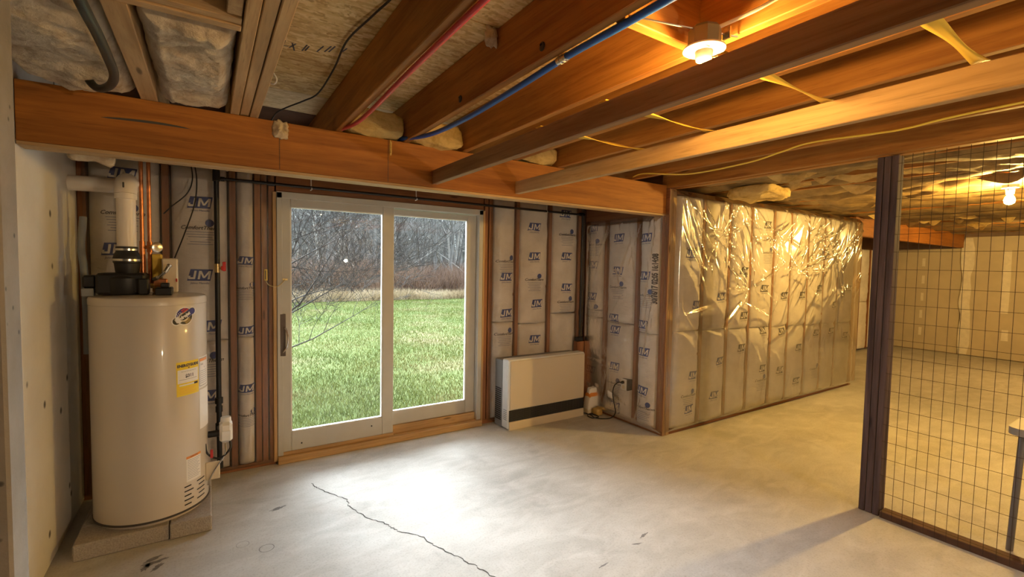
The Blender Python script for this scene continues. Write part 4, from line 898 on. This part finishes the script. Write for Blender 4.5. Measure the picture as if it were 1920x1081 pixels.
# ================================================================== WALL HEATER
ht = thing('wall_heater', 'low beige direct-vent wall heater beside the sliding door', 'heater', (2.82, 3.78, 0))
X0, X1, Y0, Y1 = 2.350, 3.295, 3.650, 3.905
M().box(X0, X1-.0, Y0+.004, 3.765, .012, .672, 0, .010).build('casing', HEATW, ht)
M().box(X0+.004, X1-.004, 3.767, Y1, .0, .655, 0, .008).build('rear_casing', HEATG, ht)['label'] = 'dark grey rear casing'
M().box(X0+.018, X1-.004, Y0-.004, Y0+.01, .196, .660, 0, .005).build('front_panel', HEATB, ht)
M().box(X0+.012, X1-.002, Y0-.006, Y0+.012, .0, .082, 0, .004).build('kick_strip', HEATB, ht)
M().box(X0+.012, X1-.006, Y0-.001, Y0+.03, .084, .192).build('grille_back', BLACK, ht)
for i in range(9): M().box(X0+.014, X1-.008, Y0-.004, Y0+.008, .088+.0115*i, .0905+.0115*i).build('louvre', GRIL, ht)
for i in range(1, 12): M().box(X0+.014+i*.078, X0+.017+i*.078, Y0-.005, Y0+.005, .085, .19).build('grille_bar', GRIL, ht)
for i in range(16): M().box(X0-.001, X0+.006, 3.785, 3.885, .07+.02*i, .079+.02*i).build('side_slot', BLACK, ht)
M().box(X0-.003, X0+.002, 3.675, 3.725, .47, .61, 0, .003).build('control_door', WHITE, ht)
for i in range(6): M().box(X0-.0015, X0+.003, 3.675, 3.735, .095+.018*i, .101+.018*i).build('side_slot', HEATG, ht)
bgm = M()
def bagf(u, v):
    q = 2*PI*u; pin = 1-.08*max(0, v-.75)/.25; sg = lambda c: math.copysign(abs(c)**.35, c)
    return (3.425+.055*sg(math.cos(q))*pin+.02*v, 3.70+.045*sg(math.sin(q))*(pin if v < .8 else pin*.6)+.008*math.sin(5*v), .002+.262*v+.006*math.sin(9*u*PI))
bgm.grid(bagf, 25, 22); bgm.m = [(1 if .62 < (i//24)/21 < .8 else (2 if (i//24)/21 < .12 else 0)) for i in range(len(bgm.f))]
bg_ = bgm.build('paper_bag', [PAPER, ORNG, CREAM], loc=(3.43, 3.70, 0), recalc=False); tag(bg_, 'small crumpled white bag with orange band beside the heater', 'bag')
oc = thing('wall_outlet', 'cream wall outlet with a black plug in the partition', 'outlet', (3.45, 3.25, .40))
M().box(3.452, 3.460, 3.212, 3.287, .342, .456, 0, .003).build('cover_plate', WHITE, oc); M().box(3.461, 3.53, 3.20, 3.29, .345, .45).build('outlet_box', BLACK, oc)
M().box(3.4505, 3.453, 3.232, 3.266, .405, .440, 0, .001).box(3.4505, 3.453, 3.232, 3.266, .357, .392, 0, .001).build('receptacle', CREAM, oc)
pc = thing('power_cord', 'black power cord from the outlet down to the heater', 'cord', (3.42, 3.3, .2))
M().lathe([(.013, 0), (.015, .01), (.013, .026), (.006, .034)], n=14, mat=Matrix.Translation((3.452, 3.249, .423)) @ Matrix.Rotation(-PI/2, 4, 'Y')).build('plug', BLACK, pc)
M().tube(smooth([(3.42, 3.249, .423), (3.405, 3.28, .42), (3.40, 3.325, .37), (3.405, 3.345, .29), (3.41, 3.33, .2), (3.415, 3.31, .11), (3.41, 3.36, .04), (3.38, 3.45, .008), (3.33, 3.52, .008), (3.36, 3.60, .008), (3.34, 3.66, .01), (3.30, 3.70, .02), (3.29, 3.74, .05)]), .0055, 8).build('cord', BLACK, pc)
M().tube(smooth([(3.30, 3.52, .007), (3.36, 3.50, .014), (3.40, 3.55, .007), (3.37, 3.63, .012), (3.31, 3.60, .007), (3.30, 3.52, .007)]), .0055, 8).build('cord_coil', BLACK, pc)
tg = M().grid(lambda u, v: (3.448-.01*math.sin(3*v)-.006*u, 3.372+.075*u+.01*v, .215+.07*v+.012*u), 6, 6); o = tg.build('paper_tag', WHITE, loc=(3.45, 3.4, .25), recalc=False); o.modifiers.new('thick', 'SOLIDIFY').thickness = .0015
tag(o, 'crooked white paper tag below the outlet', 'tag')
fluff('insulation_scrap', 'yellow fibreglass scrap on the floor in the corner', 3.40, 3.475, 3.55, 3.64, .0, .07, FLUFFY, 12, 0, 16, None, .012)

# small table standing behind the fence at the right edge
tb = thing('side_table', 'grey metal-legged table behind the wire fence at the right edge', 'table', (4.1, .3, 0))
TX0, TX1, TY0, TY1 = 3.765, 4.35, -.35, .655
v = []; n = 8; rr = .06
for cx, cy, a in ((TX1-rr, TY1-rr, 0), (TX0+rr, TY1-rr, PI/2), (TX0+rr, TY0+rr, PI), (TX1-rr, TY0+rr, 1.5*PI)): v += [(cx+rr*math.cos(a+PI/2*k/n), cy+rr*math.sin(a+PI/2*k/n)) for k in range(n+1)]
L = len(v); mb = M(); mb.add([(x, y, .665) for x, y in v]+[(x, y, .705) for x, y in v], [tuple(range(L-1, -1, -1)), tuple(range(L, 2*L))]+[(k, (k+1) % L, L+(k+1) % L, L+k) for k in range(L)], 0)
mb.build('tabletop', plain('table_grey', (.32, .30, .29), .5), tb)
LEGM = plain('leg_grey', (.17, .16, .165), .45, .5)
for x, y, dx, dy in ((3.83, .60, -.03, .015), (4.28, .60, .03, .015), (3.83, -.29, -.03, -.015), (4.28, -.29, .03, -.015)): M().tube([(x, y, .665), (x+dx, y+dy, 0)], .016, 12).build('leg', LEGM, tb)

# ================================================================== OUTSIDE
def mk_lawn():
    mt, nt, b = newmat('lawn_soil'); v = coords(nt)
    c = ramp(nt, noi(nt, v, .55, 5, .6), [(.35, (.060, .085, .022)), (.65, (.10, .125, .045))])
    c = mixc(nt, c, (.15, .12, .07), ramp(nt, noi(nt, v, .33, 4, .6), [(.52, (0,)*3), (.66, (.8,)*3)]))
    nt.links.new(c, b.inputs['Base Color']); b.inputs['Roughness'].default_value = 1; b.inputs['Specular IOR Level'].default_value = .1
    bump(nt, b, noi(nt, v, 60, 4), .6, .02); return mt
lw = tag(M().box(-30, 60, 4.2, 90, -.6, -.10).build('lawn', mk_lawn()), 'green lawn outside the sliding door', 'lawn', kind='structure')
def blades(name, mt, N, xr, yr, hr, wr, label, cat, dens=None):
    y = yr[0]+(yr[1]-yr[0])*RNG.random(N)**1.35; x = (xr(y, 0)+(xr(y, 1)-xr(y, 0))*RNG.random(N))
    if dens is not None:
        kx = RNG.random(N) < dens(x, y); x, y = x[kx], y[kx]; N = len(x)
    h = hr[0]+(hr[1]-hr[0])*RNG.random(N); h = h*(.7+.6*vnoise(x*.9, y*.9, 5)); q = RNG.random(N)*2*PI; wd = wr*(.6+.8*RNG.random(N))*(1+y*.03)
    lx, ly = RNG.normal(0, .45, N)*h, RNG.normal(0, .45, N)*h; z0 = -.105
    v = np.empty((N*3, 3)); v[0::3] = np.stack([x-wd*np.cos(q), y-wd*np.sin(q), np.full(N, z0)], 1); v[1::3] = np.stack([x+wd*np.cos(q), y+wd*np.sin(q), np.full(N, z0)], 1); v[2::3] = np.stack([x+lx, y+ly, z0+h], 1)
    me = bpy.data.meshes.new(name); me.vertices.add(N*3); me.vertices.foreach_set('co', v.ravel()); me.loops.add(N*3); me.loops.foreach_set('vertex_index', np.arange(N*3, dtype=np.int32))
    me.polygons.add(N); me.polygons.foreach_set('loop_start', np.arange(0, N*3, 3, dtype=np.int32)); me.update(calc_edges=True); me.materials.append(mt)
    o = bpy.data.objects.new(name, me); COL.objects.link(o); return tag(o, label, cat, kind='stuff')
def mk_blade(name, a, b_, c2, sc=.5):
    mt, nt, b = newmat(name); v = coords(nt)
    c = ramp(nt, noi(nt, v, sc, 5, .65), [(.34, a), (.52, b_), (.66, c2)]); c = mixc(nt, c, (.45, .45, .4), ramp(nt, noi(nt, v, 25, 2), [(.4, (0,)*3), (.7, (.8,)*3)]), 'MULTIPLY')
    nt.links.new(c, b.inputs['Base Color']); b.inputs['Roughness'].default_value = .8; b.inputs['Specular IOR Level'].default_value = .15; return mt
blades('grass', mk_blade('grass_blade', (.085, .125, .022), (.14, .17, .04), (.22, .185, .085), .45), 130000, lambda y, s: y*(.10 if s == 0 else .56)+(-.6 if s == 0 else .6), (4.32, 22), (.03, .075), .0035, 'short green grass growing on the lawn', 'grass')
blades('dry_grass', mk_blade('dry_blade', (.34, .26, .16), (.46, .37, .25), (.55, .47, .35), .8), 20000, lambda y, s: y*(.05 if s == 0 else .62), (20.5, 24), (.2, .6), .010, 'tall tan dry grass along the far edge of the lawn', 'grass')
blades('brown_brush', mk_blade('brush_blade', (.13, .09, .075), (.20, .13, .10), (.25, .17, .13), .8), 26000, lambda y, s: y*(.03 if s == 0 else .66), (22, 32), (.7, 1.9), .012, 'brown underbrush at the foot of the woods', 'underbrush')

BARK = plain('grey_bark', (.12, .12, .12), .9, var=.35, bs=4); BARKL = plain('pale_bark', (.27, .265, .255), .9, var=.3, bs=4); BARKD = plain('dark_bark', (.014, .012, .012), .9)
def branch(mb, p, d, L, r, depth, rnd, up=.12, kids=(3, 5), n=4, rmin=0):
    pts = [Vector(p)]; rad = [r]; k = 5; d = Vector(d).normalized()
    for i in range(k):
        d = (d+Vector((rnd.gauss(0, .12), rnd.gauss(0, .12), rnd.gauss(up*.5, .10)))).normalized(); pts.append(pts[-1]+d*L/k); rad.append(max(rmin, r*(1-.8*(i+1)/k)))
    mb.tube(pts, rad, n, caps=False)
    if depth <= 0: return
    for _ in range(rnd.randint(*kids)):
        t = rnd.uniform(.25, .98); i = min(int(t*k), k-1); q = pts[i].lerp(pts[i+1], t*k-i)
        s = Vector((rnd.gauss(0, 1), rnd.gauss(0, 1), rnd.gauss(.25, .5))).normalized()
        branch(mb, q, d*.7+s*.8, L*rnd.uniform(.4, .62), max(rmin, r*.5*(1-.5*t)), depth-1, rnd, up, kids, 3, rmin)
def tree_proto(k, mt):
    rnd = random.Random(100+k); H = rnd.uniform(11, 15); r = rnd.uniform(.06, .15); tk = M(); br = M(); pts = []; rad = []; x = y = 0
    for i in range(9):
        pts.append((x, y, -.2+H*i/8)); rad.append(r*(1-.85*i/8)); x += rnd.gauss(0, .14); y += rnd.gauss(0, .14)
    tk.tube(pts, rad, 7, caps=False)
    for i in range(rnd.randint(17, 24)):
        t = rnd.uniform(.08, .97); j = min(int(t*8), 7); q = Vector(pts[j]).lerp(Vector(pts[j+1]), t*8-j); a = rnd.uniform(0, 2*PI)
        branch(br, q, (math.cos(a), math.sin(a), rnd.uniform(.2, 1.0)), rnd.uniform(1.2, 3.4)*(1.15-t*.6), r*.38*(1.1-t), 2, rnd, .15, (3, 4), 4)
    rt = thing('bare_tree', 'bare leafless tree in the woods beyond the lawn', 'tree', (0, 0, 0), 'woods beyond the lawn')
    tk.build('trunk', mt, rt, recalc=False); br.build('branches', mt, rt, recalc=False); return rt
protos = [tree_proto(k, (BARK, BARK, BARKL, BARK, BARK)[k]) for k in range(5)]
spots = []
for k in range(170):
    y = 25.5+26*random.random()**1.3; x = y*random.uniform(.04, .64)+random.uniform(-.5, .5); spots.append((x, y))
for k, (x, y) in enumerate(spots):
    p = protos[k % 5]
    if k >= 5:
        c = p.copy(); COL.objects.link(c)
        for ch in p.children:
            d = ch.copy(); COL.objects.link(d); d.parent = c
        p = c
    p.location = (x, y, -.12); p.rotation_euler = (random.gauss(0, .04), random.gauss(0, .04), random.uniform(0, 6.28)); s = random.uniform(.75, 1.15); p.scale = (s, s, s)
# deep woods too far to pick apart
mb = M(); rnd = random.Random(5)
for k in range(1500):
    y = rnd.uniform(50, 75); x = y*rnd.uniform(-.02, .72); H = rnd.uniform(8, 17); r = rnd.uniform(.05, .14)
    mb.tube([(x, y, -.2), (x+rnd.gauss(0, .5), y, H*.5), (x+rnd.gauss(0, .9), y, H)], [r, r*.7, r*.2], 3, caps=False)
    for j in range(3): z = rnd.uniform(1, H*.8); mb.tube([(x, y, z), (x+rnd.gauss(0, 1.8), y, z+rnd.uniform(.4, 2.2))], [r*.4, r*.1], 3, caps=False)
tag(mb.build('distant_woods', BARK, recalc=False), 'dense grey mass of bare trees deep in the woods', 'woods', kind='stuff')
# bare shrub just outside the left pane
sh = thing('bare_shrub', 'bare twiggy shrub reaching across the left door pane', 'shrub', (.55, 6.8, -.1)); mb = M(); rnd = random.Random(21)
for p, d, L, r in (((.45, 6.9, -.1), (.28, .05, 1), 2.7, .022), ((.40, 6.8, .55), (.75, .1, .62), 1.9, .020), ((.5, 6.8, .25), (1, .05, .22), 1.9, .014), ((.55, 6.9, 1.3), (.9, 0, .35), 1.8, .014), ((.5, 6.7, .9), (.95, .1, .3), 1.7, .012), ((.6, 6.9, 1.7), (.9, .1, .6), 1.6, .011), ((.62, 6.8, 2.1), (.8, -.1, .9), 1.3, .010), ((.45, 6.8, .1), (.5, .2, .9), 1.6, .012), ((.5, 6.85, 1.1), (.8, .1, .75), 1.9, .013), ((.55, 6.8, 1.5), (.95, 0, .12), 1.8, .011), ((.5, 6.9, .6), (.9, -.1, .5), 2.0, .013)):
    branch(mb, p, d, L, r, 3, rnd, .05, (6, 8), 4, .0022)
mb.build('branches', BARKD, sh, recalc=False)
